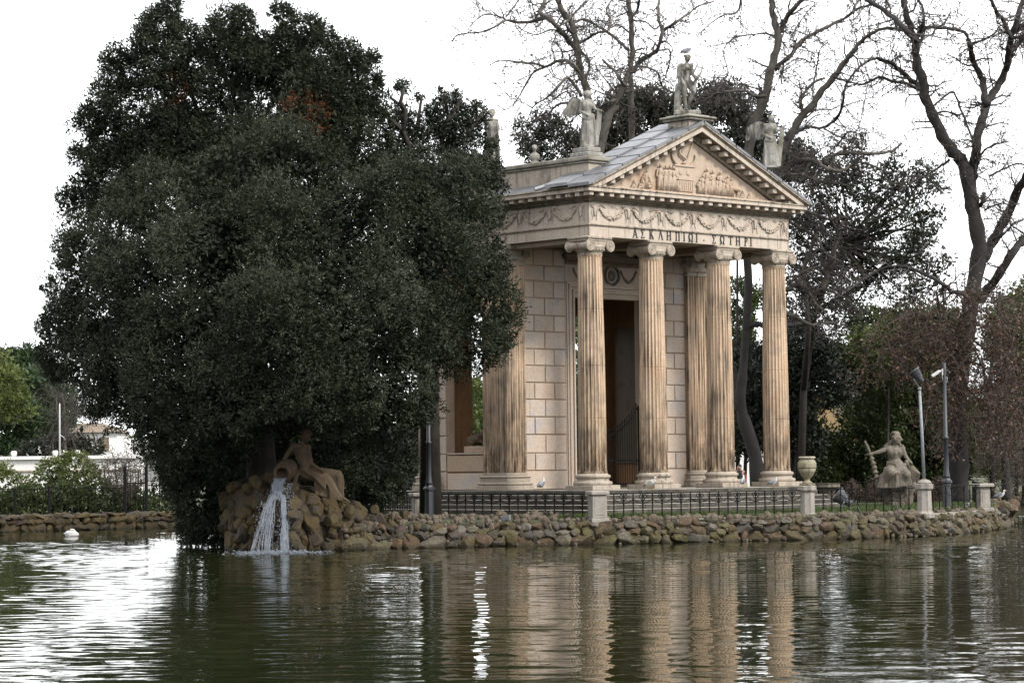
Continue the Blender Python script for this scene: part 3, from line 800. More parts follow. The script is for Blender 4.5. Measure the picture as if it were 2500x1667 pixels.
for (u, h, lean, arm) in ((1712, .72, .0, 1), (1722, .98, .02, 1), (1737, .92, .0, -1), (1755, .90, 0, 1), (1772, .78, .03, 1)):
    tfig(tx(u, 460)[0], TZ, h, lean, arm)
tfig(tx(1792, 460)[0], TZ, .60, kind='animal')
for (u, h, kind) in ((1566, .44, 'sit'), (1574, .70, 'stand'), (1652, .50, 'stand'), (1704, .55, 'stand'), (1730, .62, 'stand'), (1747, .66, 'stand'), (1763, .60, 'stand'), (1781, .70, 'stand'), (1812, .34, 'sit'), (1828, .26, 'sit')):
    tfig(tx(u, 450)[0], TZ, h, .04, -1, kind)
a0, a1 = tx(1646, 450)[0], tx(1692, 455)[0]
al = MB().bbox((a0, -RO-.06, TZ+.45), (a1, -RO+.03, TZ+.95), .01).bbox((a0-.05, -RO-.1, TZ+.93), (a1+.05, -RO+.03, TZ+1.0), .01).bbox((a0, -RO-.03, TZ+.05), (a1, -RO+.03, TZ+.45), .01)
for i in range(9): xx = a0+(a1-a0)*(i+.5)/9; al.box((xx-.018, -RO-.055, TZ+.1), (xx+.018, -RO-.02, TZ+.4))
for i in range(2): al.ell((a0+(a1-a0)*(.28+.4*i), -RO-.07, TZ+.72), (.1, .03, .1), 8, 6)
build(al, 'relief_altar', M['tymp'], tymp)
cxs = (a0+a1)/2
sn = MB().tube([(cxs+.62*math.cos(t), -RO-.04, TZ+1.35+.42*math.sin(t)) for t in np.linspace(math.pi*.95, math.pi*2.05, 14)], .045, 6)
sn.tube([(cxs-.1+.22*math.sin(t*1.0)*(1-t/16), -RO-.06, TZ+1.05+.085*t) for t in np.linspace(0, 9, 26)], .04, 6)
sn.tube([(cxs+.05, -RO-.04, TZ+1.05), (cxs+.5, -RO-.04, TZ+1.85)], .02, 5)
build(sn, 'relief_serpent', M['tymp'], tymp, smooth=True)
b0 = tx(1726, 455)[0]; build(MB().bbox((b0-.16, -RO-.08, TZ), (b0+.18, -RO+.03, TZ+.40), .01), 'relief_altar', M['tymp'], tymp)

# ---- roof: lead sheets on both slopes of the porch
YR0, YR1 = YF-.10, 1.15
rf = MB()
for s in (-1, 1):
    rf.prism([(XC+s*(LXE-.02-XC), LZE-.06), (XC, AZ-.03), (XC, AZ-.35), (XC+s*(LXE+.6-XC), LZE-.02)], lambda x, z, d: (x, d, z), YF+.02, YR1-.02)
roof = build(rf, 'roof', M['soffit'], temple)
for s in (-1, 1):
    for (ya, yb, up) in ((YR0, -.02, 0), (.02, YR1, .07)):
        npn = 7
        for i in range(npn):
            t0, t1 = i/npn, (i+1)/npn
            t0 += .006; t1 -= .006
            P = lambda t, o: (XC+s*(LXE-.06-XC)*(1-t), LZE+(AZ+.03-LZE)*t+o)
            a, b = P(t0, -.06+up), P(t1, -.06+up); a2, b2 = P(t0, .05+up), P(t1, .035+up)
            build(MB().prism([a, b, b2, a2], lambda x, z, d: (x, d, z), ya, yb), 'roof_panel', M['lead'], roof)
# low lead roof outside the parapets, sloping to the side cornices
for s in (-1, 1):
    for j in range(7):
        ya, yb = -.55+j*1.3, -.55+(j+1)*1.3-.012
        e = X0-.52; pi = -.06
        f_ = (lambda x: x) if s < 0 else (lambda x: 2*XC-x)
        build(MB().prism([(f_(e), GZ1+.004), (f_(pi), GZ1+.34), (f_(pi), GZ1+.30), (f_(e), GZ1-.03+.034)], lambda x, z, d: (x, d, z), ya, yb), 'roof_panel', M['lead'], roof)
p0 = onx(1300, 428, -.5)
build(MB().tube([(-.95, 1.75, 10.56), (-.1, 1.35, 10.86)], .07, 8), 'rain_spout', M['lead'], roof)
# parapets carrying the statues
for s in (-1, 1):
    f_ = (lambda a: a) if s < 0 else (lambda a: 2*XC-a)
    xa, xb = sorted((f_(-.05), f_(.93)))
    pp = build(MB().box((xa+.1, .05, GZ1), (xb-.1, 8.6, 11.42)), 'parapet', M['parapet'], temple)
    c1 = MB().bbox((xa+.02, -.03, 11.425), (xb-.02, 8.7, 11.50), .02); build(c1, 'coping', M['copings'], pp)
    y = -.10
    while y < 8.6:
        L = random.uniform(1.0, 1.6); build(MB().bbox((xa-.05, y, 11.504), (xb+.05, min(y+L, 8.8)-.01, 11.66), .03), 'coping_slab', M['copings'], pp); y += L
    build(MB().bbox((xa+.06, .02, 11.664), (xb-.16, .98, 11.82), .03).bbox((xa+.14, .08, 11.822), (xb-.22, .92, 12.0), .03), 'statue_plinth', M['statue'], pp)
build(MB().box((.9, 1.2, 10.9), (TF-.9, 8.5, 11.2)), 'flat_roof', M['lead'], temple)
ap = MB().bbox((4.35, -.78, 12.75), (5.37, .28, 13.20), .02); ap = build(ap, 'pedestal', M['parapet'], temple)
build(MB().bbox((4.2, -.93, 13.204), (5.52, .43, 13.29), .03).bbox((4.12, -1.0, 13.292), (5.6, .50, 13.37), .03).bbox((4.3, -.8, 13.372), (5.42, .32, 13.43), .02), 'coping', M['copings'], ap)

# ---- inscription
def strokes(ch):
    T, t = .17, .085       # thick and thin stroke
    q = []
    def S(x0, y0, x1, y1, w): q.append(('s', x0, y0, x1, y1, w))
    def serif(x, y, w=.17): q.append(('s', x-w, y+(.022 if y < .5 else -.022), x+w, y+(.022 if y < .5 else -.022), .044))
    wd = .7
    if ch == 'A': S(.08, 0, .38, 1, t); S(.38, 1, .70, 0, T); S(.18, .34, .58, .34, t*.8); serif(.08, 0, .12); serif(.70, 0, .15); wd = .8
    elif ch == 'S': S(.08, .96, .62, .96, t); S(.08, .04, .62, .04, t); S(.12, .97, .42, .5, T); S(.42, .5, .12, .03, t); S(.62, .97, .62, .78, t); S(.62, .22, .62, .03, t); wd = .72
    elif ch == 'K': S(.14, 0, .14, 1, T); S(.18, .45, .60, 1, t); S(.30, .6, .66, 0, T); serif(.14, 0); serif(.14, 1); serif(.62, 0, .12); serif(.6, 1, .12); wd = .78
    elif ch == 'L': S(.08, 0, .36, 1, t); S(.36, 1, .68, 0, T); serif(.08, 0, .12); serif(.68, 0, .15); wd = .78
    elif ch == 'H': S(.14, 0, .14, 1, T); S(.64, 0, .64, 1, T); S(.14, .52, .64, .52, t); [serif(a, b, .15) for a in (.14, .64) for b in (0, 1)]; wd = .8
    elif ch == 'P': S(.14, 0, .14, 1, T); S(.62, 0, .62, 1, T); S(.04, .955, .72, .955, .09); serif(.14, 0, .15); serif(.62, 0, .15); wd = .78
    elif ch == 'I': S(.1, 0, .1, 1, T); serif(.1, 0); serif(.1, 1); wd = .3
    elif ch == 'T': S(.36, 0, .36, 1, T); S(.02, .955, .70, .955, .09); S(.04, .97, .04, .8, t); S(.68, .97, .68, .8, t); serif(.36, 0); wd = .74
    elif ch == 'R':
        S(.14, 0, .14, 1, T); serif(.14, 0)
        pr = [(.14+.36*math.sin(a), .74+.23*math.cos(a)) for a in np.linspace(0, math.pi, 9)]
        for a, b in zip(pr[:-1], pr[1:]): S(a[0], a[1], b[0], b[1], .12)
        wd = .6
    elif ch == 'O':
        pr = [(.38+.32*math.cos(a), .58+.40*math.sin(a)) for a in np.linspace(-.95, math.pi+.95, 17)]
        for a, b in zip(pr[:-1], pr[1:]): S(a[0], a[1], b[0], b[1], .13)
        S(.52, .05, .74, .05, .1); S(.02, .05, .24, .05, .1); S(.19, .26, .22, .04, t); S(.57, .26, .54, .04, t); wd = .78
    elif ch == '.': q.append(('t', .1, .28)); wd = .3
    return q, wd
LH = .315; LZ0 = H+.045
for ch, px in zip('ASKLHPIOI.SOTHRI', (1037, 1088, 1150, 1212, 1268, 1328, 1374, 1417, 1460, 1509, 1575, 1632, 1690, 1740, 1795, 1830)):
    xc = ony(1180+px*.35714, 590, -RO)[0]
    q, wd = strokes(ch); mb = MB()
    sx = LH*.98
    for n_, s in enumerate(q):
        yy = -RO-.018-.0012*n_
        if s[0] == 's':
            _, a, b, c, d, w_ = s; L = math.hypot(c-a, d-b); ux, uy = (c-a)/L, (d-b)/L
            px_, py_ = -uy*w_/2, ux*w_/2
            poly = [(a+px_, b+py_), (a-px_, b-py_), (c-px_, d-py_), (c+px_, d+py_)]
        else: poly = [(.0, .2), (.2, .2), (.1, .42)]
        mb.prism([(xc+(x_-wd/2)*sx, LZ0+y_*LH) for x_, y_ in poly], lambda x, z, dd: (x, dd, z), yy, -RO+.004)
    build(mb, 'letter', M['bronze'], arc)
# ================================================================ STATUES (frames: x to the right of the picture, y away, z up)
RZ = -YAW
def body(mb, J, R=None, head=.11, hairc=None):
    """J: joint name -> (x, y, z); limbs as tapered rounded pieces that are later fused into one skin"""
    k = J.get('k', 1.0); J = dict(J); k0 = k; k = k*1.22; head = head*.97
    J['head'] = tuple(np.array(J['head'])*.88+(np.array(J['sl'])+np.array(J['sr']))/2*.12)
    for a, b, ra, rb in (('sl', 'el', .062, .048), ('el', 'wl', .048, .032), ('sr', 'er', .062, .048), ('er', 'wr', .048, .032),
                         ('hl', 'kl', .105, .072), ('kl', 'al', .068, .042), ('hr', 'kr', .105, .072), ('kr', 'ar', .068, .042)):
        if a in J and b in J: mb.cap(J[a], J[b], ra*k, rb*k)
    P = {n: np.array(p, float) for n, p in J.items() if n != 'k'}
    sc = (P['sl']+P['sr'])/2; hc = (P['hl']+P['hr'])/2
    mb.cap(P['sl'], P['sr'], .075*k, .075*k); mb.cap(sc+(hc-sc)*.18, sc+(hc-sc)*.5, .135*k, .115*k, 10)
    for s in (-1, 1):
        ax = (P['sr']-P['sl'])*.24*s; mb.cap(sc+ax+(hc-sc)*.2+np.array([0, -.035*k, 0]), sc+ax*.8+(hc-sc)*.42, .095*k, .08*k)
    mb.cap(sc+(hc-sc)*.5, hc-(hc-sc)*.1, .11*k, .13*k, 10); mb.cap(P['hl'], P['hr'], .105*k, .105*k)
    mb.cap(sc, P['head']-(P['head']-sc)*.35, .058*k, .052*k)
    f = np.array(J.get('face', (0, -1, 0)), float); f /= np.linalg.norm(f)
    hd = P['head']; mb.ell(hd, (head*.80*k, head*.88*k, head*1.12*k), 12, 9)
    up = np.array([0, 0, 1.])
    mb.ell(hd+f*head*.30*k-up*head*.55*k, (head*.5*k,)*3, 8, 6)          # jaw
    mb.cap(hd+f*head*.86*k+up*head*.15*k, hd+f*head*1.05*k-up*head*.2*k, .016*k, .026*k, 6)   # nose
    side = np.cross(f, up)
    for s in (-1, 1):
        mb.cap(hd+f*head*.78*k+side*s*head*.1*k+up*head*.26*k, hd+f*head*.62*k+side*s*head*.52*k+up*head*.24*k, .022*k, .02*k, 5)  # brow
        mb.ell(hd+side*s*head*.8*k, (.02*k, .03*k, .035*k), 6, 5)
    mb.cap(hd+f*head*.72*k-up*head*.48*k-side*.03*k, hd+f*head*.72*k-up*head*.48*k+side*.03*k, .018*k, .018*k, 5)
    for w_, e in (('wl', 'el'), ('wr', 'er')):
        if w_ in P:
            d = P[w_]-P[e]; d /= max(np.linalg.norm(d), 1e-6); sd_ = np.cross(d, [0, .6, .8]); sd_ /= max(np.linalg.norm(sd_), 1e-6)
            mb.cap(P[w_], P[w_]+d*.07*k, .034*k, .036*k, 6)
            for q in range(4):
                o_ = sd_*(q-1.5)*.018*k; L = (.07, .085, .08, .062)[q]*k
                b0 = P[w_]+d*.085*k+o_; b1 = b0+d*L*.6; mb.tube([b0, b1, b1+d*L*.3-np.array([0, 0, .02*k])], [.011*k, .010*k, .008*k], 5)
            mb.cap(P[w_]+d*.03*k-sd_*.03*k, P[w_]+d*.08*k-sd_*.06*k, .013*k, .009*k, 5)
    for a, f_ in (('al', 'fl'), ('ar', 'fr')):
        if f_ in P: mb.cap(P[a], P[f_], .04*k, .026*k)
def hair(mb, c, r, n=34, seed=1):
    q = random.Random(seed)
    for i in range(n):
        a = q.uniform(0, 6.28); b = q.uniform(-.1, 1.0)
        mb.ell((c[0]+r*math.cos(a)*math.cos(b), c[1]+r*.95*math.sin(a)*math.cos(b)*(1 if math.sin(a) > -.3 else .75)+.01, c[2]+r*math.sin(b)), (.032, .032, .028), 6, 5)
def folds(mb, top, bot, n, r0, r1, y0=-.1, y1=-.16, wig=.02, seed=3):
    """hanging cloth: ridges fanning from a top line to a bottom line"""
    q = random.Random(seed)
    for i in range(n):
        t = i/(n-1); a = np.array(top[0])*(1-t)+np.array(top[1])*t; b = np.array(bot[0])*(1-t)+np.array(bot[1])*t
        yo = q.uniform(-.03, .03)
        pts = [a+(b-a)*s+np.array([q.uniform(-wig, wig), yo*s, 0]) for s in (0, .25, .5, .75, 1)]
        mb.tube(pts, [r0, r0*1.1, (r0+r1)/2, r1, r1*1.05], 6)

# --- lyre player on the ridge
bs = footd(1670, 89.6, 13.43)
st = empty('statue', (4.78, -.22, 13.43), RZ, label='nude male statue holding a lyre beside a stump, on the roof ridge pedestal', cat='statue')
local_child(MB().bbox((-.42, -.36, .002), (.52, .32, .17), .03), 'plinth', M['statue'], st, smooth=False)
b = MB()
J = dict(sl=(-.13, 0, 1.83), sr=(.22, .02, 1.82), el=(-.2, .0, 1.48), wl=(-.1, -.12, 1.22), er=(.27, -.02, 1.50), wr=(.36, -.16, 1.42),
         hl=(-.03, .02, 1.22), kl=(-.05, -.03, .74), al=(.0, .02, .27), fl=(.06, -.12, .22), hr=(.16, .02, 1.22), kr=(.28, -.12, .88), ar=(.08, .1, .36), fr=(.18, .0, .22), head=(.09, -.01, 2.13), face=(.55, -.8, 0))
body(b, J); hair(b, (.08, .0, 2.12), .125)
b.cap((-.15, .02, 1.86), (.10, -.14, 1.72), .08, .07).cap((.10, -.14, 1.72), (.24, -.05, 1.86), .06, .06).cap((-.2, .04, 1.8), (-.25, .05, 1.45), .09, .08)
for i in range(4): b.tube([(-.2+.03*i, .06-.04*i, 1.6), (-.24+.03*i, .06-.03*i, 1.2), (-.16+.02*i, .05, .95)], [.05, .045, .02], 6)
folds(b, ((.33, -.05, 1.3), (.40, -.05, 1.35)), ((.30, -.02, .85), (.36, 0, .88)), 3, .03, .03)
sculpt(b, 'statue_body', M['statue'], st, .018, 1)
sk = MB().cap((-.29, .12, .2), (-.27, .12, 1.1), .145, .105, 10).cap((-.2, .1, .2), (-.18, .1, .3), .2, .1)
for zz in (.45, .7, .95): sk.ell((-.33, .06, zz), (.07, .06, .06), 7, 5)
sculpt(sk, 'tree_stump', M['statue'], st, .03, 2)
ly = MB()
for s, tip in ((-1, (.42, -.22, 1.93)), (1, (.63, -.16, 1.84))):
    c0 = np.array((.38, -.2, 1.32)); t_ = np.array(tip)
    ly.tube([c0+np.array((s*.02, 0, 0)), c0+np.array((s*.13, 0, .12)), (c0+t_)/2+np.array((s*.07, 0, 0)), t_+np.array((-s*.01, 0, -.1)), t_+np.array((s*.02, 0, 0))], [.05, .04, .028, .025, .03], 7)
ly.tube([(.41, -.21, 1.76), (.62, -.17, 1.72)], .02, 6)
for i in range(5): ly.tube([(.40+.02*i, -.2, 1.36), (.46+.03*i, -.2, 1.74)], .006, 4)
ly.ell((.39, -.2, 1.33), (.1, .06, .08), 9, 6)
local_child(ly, 'lyre', M['statue'], st)

def wing(mb, root, pts, thick=.035, feathers=9):
    """a wing blade with raised feather shafts; pts = outline as (x, z) in the frame, y gently curved"""
    poly = [(p[0], p[1]) for p in pts]
    mb.prism(poly, lambda x, z, d: (x, root[1]+.12+.35*abs(x-root[0])*.5+d, z), -thick, thick)
def winged(name_label, loc, lean, arm, wingpts, seed):
    st = empty('statue', loc, RZ, label=name_label, cat='statue')
    b = MB()
    J = dict(sl=(-.19, 0, 1.62), sr=(.16, 0, 1.63), el=(-.27, .02, 1.32), wl=(-.10, -.14, 1.20), er=(.24, -.06, 1.38), wr=arm, hl=(-.10, 0, 1.03), kl=(-.14, -.08, .58), al=(-.10, .0, .1), fl=(-.12, -.14, .06),
             hr=(.08, 0, 1.03), kr=(.08, -.1, .58), ar=(.08, .0, .1), fr=(.1, -.14, .06), head=(.01+lean, -.01, 1.93), face=(.6, -.8, -.05))
    body(b, J); hair(b, (lean, .02, 1.92), .13, 30, seed)
    b.cap((-.02, .02, 1.15), (-.03, .02, .9), .17, .19, 12).cap((-.03, .02, .9), (0, .02, .12), .20, .22, 12)
    folds(b, ((-.2, -.08, 1.1), (.2, -.08, 1.15)), ((-.21, -.16, .05), (.28, -.16, .05)), 7, .028, .042, seed=seed)
    folds(b, ((-.2, .1, 1.1), (.2, .1, 1.15)), ((-.24, .18, .05), (.28, .18, .05)), 6, .028, .042, seed=seed+1)
    for i in range(5): b.tube([(-.2, -.05-.02*i, 1.22-.04*i), (0, -.17, 1.14-.035*i), (.2, -.09, 1.2-.03*i)], .028, 6)
    folds(b, ((arm[0]-.04, arm[1], arm[2]), (arm[0]+.1, arm[1]+.02, arm[2]+.0)), ((.18, -.1, .12), (.32, -.05, .08)), 5, .03, .04, seed=seed+2)
    b.ell((.0, 0, .04), (.34, .26, .06), 14, 6)
    sculpt(b, 'statue_body', M['statue'], st, .02, 1)
    w_ = MB()
    n = len(wingpts)
    # feathers: overlapping tapered blades from the shoulder line to the trailing edge
    for i, (ax, az, bx_, bz, r) in enumerate(wingpts):
        d = np.array([bx_-ax, 0, bz-az]); L = np.linalg.norm(d); d /= L; nn = np.array([-d[2], 0, d[0]])
        y0 = .10+.02*(i % 2)+.003*i
        V = []; m = 7
        for k in range(m):
            t = k/(m-1); wd = r*(1-.75*t**3)*(.6+.4*min(1, t*4)); c = np.array([ax, y0+.12*t, az])+d*L*t
            V += [c-nn*wd, c+np.array([0, -.02, 0]), c+nn*wd, c+np.array([0, .025, 0])]
        F = [(4*k+j, 4*k+(j+1) % 4, 4*k+4+(j+1) % 4, 4*k+4+j) for k in range(m-1) for j in range(4)]+[(0, 1, 2, 3), (4*m-1, 4*m-2, 4*m-3, 4*m-4)]
        w_.add(V, F)
    o = local_child(w_, 'wing', M['statue'], st, smooth=False)
    return st
W1 = []
for i in range(10):
    t = i/9; W1.append((-.14-.34*t, 1.62+.17*math.sin(t*2.2), -.36-.58*t+.0, 1.20-.06*math.sin(t*3)-.0*t, .065))
for i in range(7):
    t = i/6; W1.append((-.20-.26*t, 1.66+.14*t, -.34-.33*t, 1.42-.02*t, .075))
for i in range(5): W1.append((-.18-.07*i, 1.70+.035*i, -.30-.1*i, 1.56+.01*i, .07))
winged('winged statue gathering her drapery, on the left parapet corner', (.46, .47, 12.0), 0, (.40, -.12, 1.32), W1, 5)
W2 = []
for i in range(10):
    t = i/9; W2.append((-.06-.72*t, 1.60-.10*t+.2*math.sin(t*2.6), -.28-.60*t, 1.12-.02*t, .07))
for i in range(7):
    t = i/6; W2.append((-.06-.6*t, 1.68+.12*math.sin(t*3), -.28-.48*t, 1.42-.08*t, .085))
winged('weathered winged statue behind the right slope of the pediment', (9.66, .02, 11.88), .06, (.44, -.1, 1.52), W2, 9)

# --- cloaked statue on the far end of the left parapet
st = empty('statue', (.45, 5.45, 11.67), RZ, label='lichen-covered cloaked statue rising over the evergreen leaves left of the roof', cat='statue')
local_child(MB().bbox((-.32, -.32, .0), (.32, .32, .18), .03), 'plinth', M['statue'], st, smooth=False)
b = MB(); J = dict(sl=(-.16, 0, 1.82), sr=(.17, 0, 1.82), el=(-.24, -.08, 1.52), wl=(-.2, -.24, 1.62), er=(.24, .0, 1.5), wr=(.15, -.15, 1.35), hl=(-.1, 0, 1.2), hr=(.1, 0, 1.2), kl=(-.1, 0, .7), kr=(.1, 0, .7), al=(-.1, 0, .3), ar=(.1, 0, .3), head=(0, 0, 2.13), face=(-.3, -1, -.1))
body(b, J); hair(b, (0, .02, 2.15), .125, 30, 4)
b.cap((0, 0, 1.6), (0, 0, .4), .20, .24, 12); folds(b, ((-.2, -.1, 1.75), (.2, -.1, 1.75)), ((-.24, -.18, .2), (.26, -.18, .2)), 9, .035, .045, seed=8)
sculpt(b, 'statue_body', M['statue'], st, .02, 1)
# --- small bust
st = empty('bust', (.45, 3.19, 11.67), RZ, label='small pale stone bust on the left parapet of the roof', cat='bust')
b = MB().bbox((-.15, -.13, 0), (.15, .13, .12), .02); local_child(b, 'plinth', M['statue'], st, smooth=False)
b = MB().ell((0, 0, .28), (.2, .14, .17), 12, 8).cap((0, 0, .36), (0, 0, .5), .06, .05).ell((0, 0, .6), (.085, .1, .12), 10, 8).ell((0, -.1, .59), (.02, .03, .03), 6, 5).cap((0, 0, .1), (0, 0, .2), .1, .1)
hair(b, (0, .01, .62), .09, 20, 2); sculpt(b, 'bust_body', M['statue'], st, .02, 2)

# --- seated colossal figure on the right
gp = footd(2190, 97, LZ)
st = empty('statue', tuple(gp), RZ, label='seated bare-chested stone statue with staff and heavy drapery, between the two lamp posts', cat='statue')
k_ = 1.5
b = MB()
J = dict(k=1.42, sl=(-.38, 0, 2.30), sr=(.20, .0, 2.30), el=(-.72, -.08, 2.17), wl=(-.99, -.16, 2.12), er=(.34, -.02, 1.98), wr=(.44, -.15, 1.84), hl=(-.2, .12, 1.62), hr=(.14, .12, 1.62), kl=(-.34, -.62, 1.42), kr=(.26, -.60, 1.34),
         al=(-.28, -.40, .95), ar=(.30, -.42, .62), fr=(.34, -.60, .42), fl=(-.3, -.6, .85), head=(-.0, -.02, 2.72), face=(.9, -.5, 0))
body(b, J, head=.125)
for i in range(46):
    a = random.uniform(0, 6.28); e = random.uniform(-.2, 1.2); b.ell((-.03+.19*math.cos(a)*math.cos(e), .04+.18*math.sin(a)*math.cos(e), 2.72+.22*math.sin(e)), (.06, .06, .05), 6, 5)
for i in range(3): b.tube([(-.12-.03*i, .05, 2.62), (-.25-.05*i, .02, 2.48), (-.42-.05*i, .03, 2.40)], [.05, .045, .02], 6)
b.tube([(.12, -.02, 2.5), (.14, -.1, 2.42), (.26, -.06, 2.40)], .045, 6)
b.cap((-.05, .1, 1.75), (-.02, .0, 1.6), .27, .34, 12)
b.cap((-.2, .0, 1.55), (-.34, -.60, 1.40), .24, .20, 10).cap((.12, .0, 1.52), (.26, -.58, 1.32), .22, .18, 10).cap((-.36, -.58, 1.36), (-.42, -.3, .95), .19, .20, 10).cap((.26, -.56, 1.28), (.26, -.4, .9), .17, .14, 10)
folds(b, ((-.50, -.3, 1.62), (-.16, -.72, 1.40)), ((-.80, -.40, .82), (-.16, -.66, .78)), 7, .035, .06, seed=11)
folds(b, ((-.06, -.6, 1.42), (.36, -.66, 1.36)), ((-.06, -.60, .86), (.44, -.5, .90)), 6, .035, .05, seed=12)
for i in range(6): b.tube([(-.40, -.1, 1.80-.05*i), (-.1, -.45-.03*i, 1.70-.09*i), (.3, -.3, 1.72-.06*i)], .045, 6)
for i in range(14):
    t = i/13; b.tube([(.28+.2*t, -.2+.1*t, 1.85-.1*t), (.45+.35*t, -.15, 1.55-.2*t), (.35+.42*t, -.05, .95+.15*t)], [.05, .065, .04], 6)
sculpt(b, 'statue_body', M['statue_dim'], st, .024, 1)
s_ = MB(); spine = [(-1.24, -.18, 2.62), (-1.14, -.18, 2.42), (-1.04, -.18, 2.15), (-.98, -.17, 1.9), (-.9, -.15, 1.65), (-.86, -.12, 1.4), (-.78, -.1, 1.2), (-.78, -.1, .85)]
s_.tube(spine, [.04, .06, .055, .065, .075, .075, .08, .06], 8)
for i in range(6):
    z = 1.15+i*.17; x = np.interp(z, [1.2, 1.4, 1.65, 1.9, 2.2], [-.78, -.86, -.9, -.98, -1.05]); s_.tube([(x+.1*math.cos(t), -.13+.1*math.sin(t), z+.02*t) for t in np.linspace(0, 6.0, 9)], .03, 5)
sculpt(s_, 'staff', M['statue_dim'], st, .03, 2)
pd = MB().bbox((-.32, -.30, 0), (.22, .35, .30), .04).bbox((-.24, -.22, .305), (.14, .3, .70), .03).bbox((-.34, -.3, .705), (.26, .4, .84), .03)
local_child(pd, 'pedestal', M['statue_dim'], st, smooth=False)
rk = MB().ell((-.2, .35, 1.0), (.55, .45, .5), 10, 8).ell((.3, .4, .9), (.5, .4, .45), 10, 8).ell((.1, .5, .45), (.6, .4, .6), 10, 8)
sculpt(rk, 'seat_rock', M['statue_dim'], st, .07, 1)

# --- reclining water nymph with the urn under the big tree
NB = at(700, 1190, 80.6)
st = empty('statue', tuple(NB), RZ, label='reclining half-draped statue leaning on a pouring urn above the mossy rocks', cat='statue')
b = MB()
J = dict(k=1.35, sl=(.20, .05, 1.30), sr=(.66, .12, 1.24), el=(-.02, .0, .97), wl=(-.13, -.18, .76), er=(.76, .02, .75), wr=(1.0, -.12, .60), hl=(.50, .05, .50), hr=(.72, .22, .50),
         kl=(1.30, -.18, .28), kr=(1.62, .1, .42), al=(1.68, -.25, -.28), ar=(1.62, .05, -.12), fl=(1.92, -.35, -.42), fr=(1.60, -.1, -.3), head=(.64, .02, 1.68), face=(.3, -.9, -.25))
body(b, J, head=.125); hair(b, (.62, .06, 1.67), .18, 40, 7)
b.cap((.4, .1, 1.15), (.5, .1, .75), .19, .16, 12)
b.cap((.55, .1, .45), (1.28, -.12, .26), .21, .15, 12).cap((.7, .25, .45), (1.6, .12, .38), .2, .15, 12)
b.cap((1.30, -.15, .22), (1.66, -.24, -.30), .15, .10, 10).cap((1.62, .1, .35), (1.66, .1, -.2), .15, .12, 10)
for i in range(8):
    t = i/7; b.tube([(.42+.1*t, -.1, .62-.08*t), (.8+.1*t, -.22-.02*i, .42-.10*t), (1.25, -.3, .28-.05*i)], [.035, .04, .03], 6)
    b.tube([(1.25+.02*i, -.28, .22-.02*i), (1.38, -.3, -.05-.04*i), (1.60+.03*i, -.32, -.30-.02*i)], [.03, .035, .025], 6)
folds(b, ((.9, -.15, .2), (1.4, -.1, .1)), ((.95, -.2, -.25), (1.55, -.22, -.40)), 9, .05, .05, seed=14)
folds(b, ((1.35, .0, .35), (1.75, .05, .38)), ((1.45, 0, -.3), (1.75, .0, -.3)), 6, .04, .05, seed=15)
for i in range(4): b.tube([(.42, -.05, .62-.03*i), (.32, -.1, .4-.06*i), (.2, -.1, .1-.05*i)], [.03, .04, .05], 6)
sculpt(b, 'statue_body', M['nymph'], st, .022, 1)
# urn lying on its side, mouth towards the water
prof = [(.20, .0), (.30, .0), (.31, .05), (.25, .09), (.23, .14), (.30, .22), (.35, .36), (.34, .52), (.24, .68), (.10, .76)]
u_ = MB(); n = 28; ax = np.array([-.25, -.82, -.30]); ax /= np.linalg.norm(ax); sx = unit(np.cross(ax, [0, 0, 1.])); sz = np.cross(sx, ax)
c0 = np.array([-.10, -.42, .42]); V = []
full = [(.10, .30), (.19, .25), (.20, .06)]+prof
for r, t in full:
    for i in range(n): a = 2*math.pi*i/n; V.append(c0-ax*t+sx*r*math.cos(a)+sz*r*math.sin(a))
u_.add(V, [(j*n+i, j*n+(i+1) % n, (j+1)*n+(i+1) % n, (j+1)*n+i) for j in range(len(full)-1) for i in range(n)]+[tuple(range(n))])
local_child(u_, 'urn', M['nymph'], st)

# --- falling water
def toW(p): return np.array(st.matrix_basis @ Vector(p))
wf = empty('waterfall', tuple(NB+np.array([0, 0, -.8])), RZ, label='white splashing water pouring from the statue urn down the mossy rocks', cat='waterfall')
q = random.Random(4); dz = WZ-(NB[2]-.8); V_ = MB()
def strand(x, y, zt, xb, zb, r, n=9):
    pts = []; ph = q.uniform(0, 6)
    for i in range(n):
        t = i/(n-1); pts.append((x+(xb-x)*t**.7+.025*math.sin(ph+t*9), y-1.95*(1-(zt+(zb-zt)*t**1.25-dz)/(Z0-dz))**.75+.03*math.sin(ph*2+t*7), zt+(zb-zt)*(t**1.25)))
    V_.tube(pts, [r*q.uniform(.25, 1.5) for _ in pts], 4)
Z0 = 1.12; XM, YM = -.17, -.55
for i in range(46): strand(XM+q.uniform(-.19, .19), YM, Z0-.02, XM+q.uniform(-.22, .20), .55+q.uniform(-.15, .2), .013, 7)
for i in range(44): strand(XM-.12+q.uniform(-.1, .1), YM, .62, -.48+q.gauss(0, .11), dz+.02 if i % 2 else q.uniform(-.6, 0), .0085)
for i in range(60): strand(XM+.14+q.uniform(-.08, .08), YM, .58, .16+q.gauss(0, .06), dz+.02, .0105)
for i in range(10): strand(XM-.1, YM, .5, -.86+q.uniform(-.05, .05), dz+.02, .007)
build_local = local_child(V_, 'water_strand', M['fall'], wf, kind='stuff')
D_ = MB()
for i in range(1500):
    z = dz+(.95-dz)*q.random()**.9; x = (-.50 if q.random() < .5 else .12)+q.gauss(0, .15)+(.22 if z > .5 else 0)*q.random(); r = q.uniform(.005, .014)
    D_.ell((x*(1 if z < .4 else .6), YM-1.95*max(0, 1-(z-dz)/(Z0-dz))**.75+q.gauss(0, .08), z), (r, r, r*1.7), 4, 3)
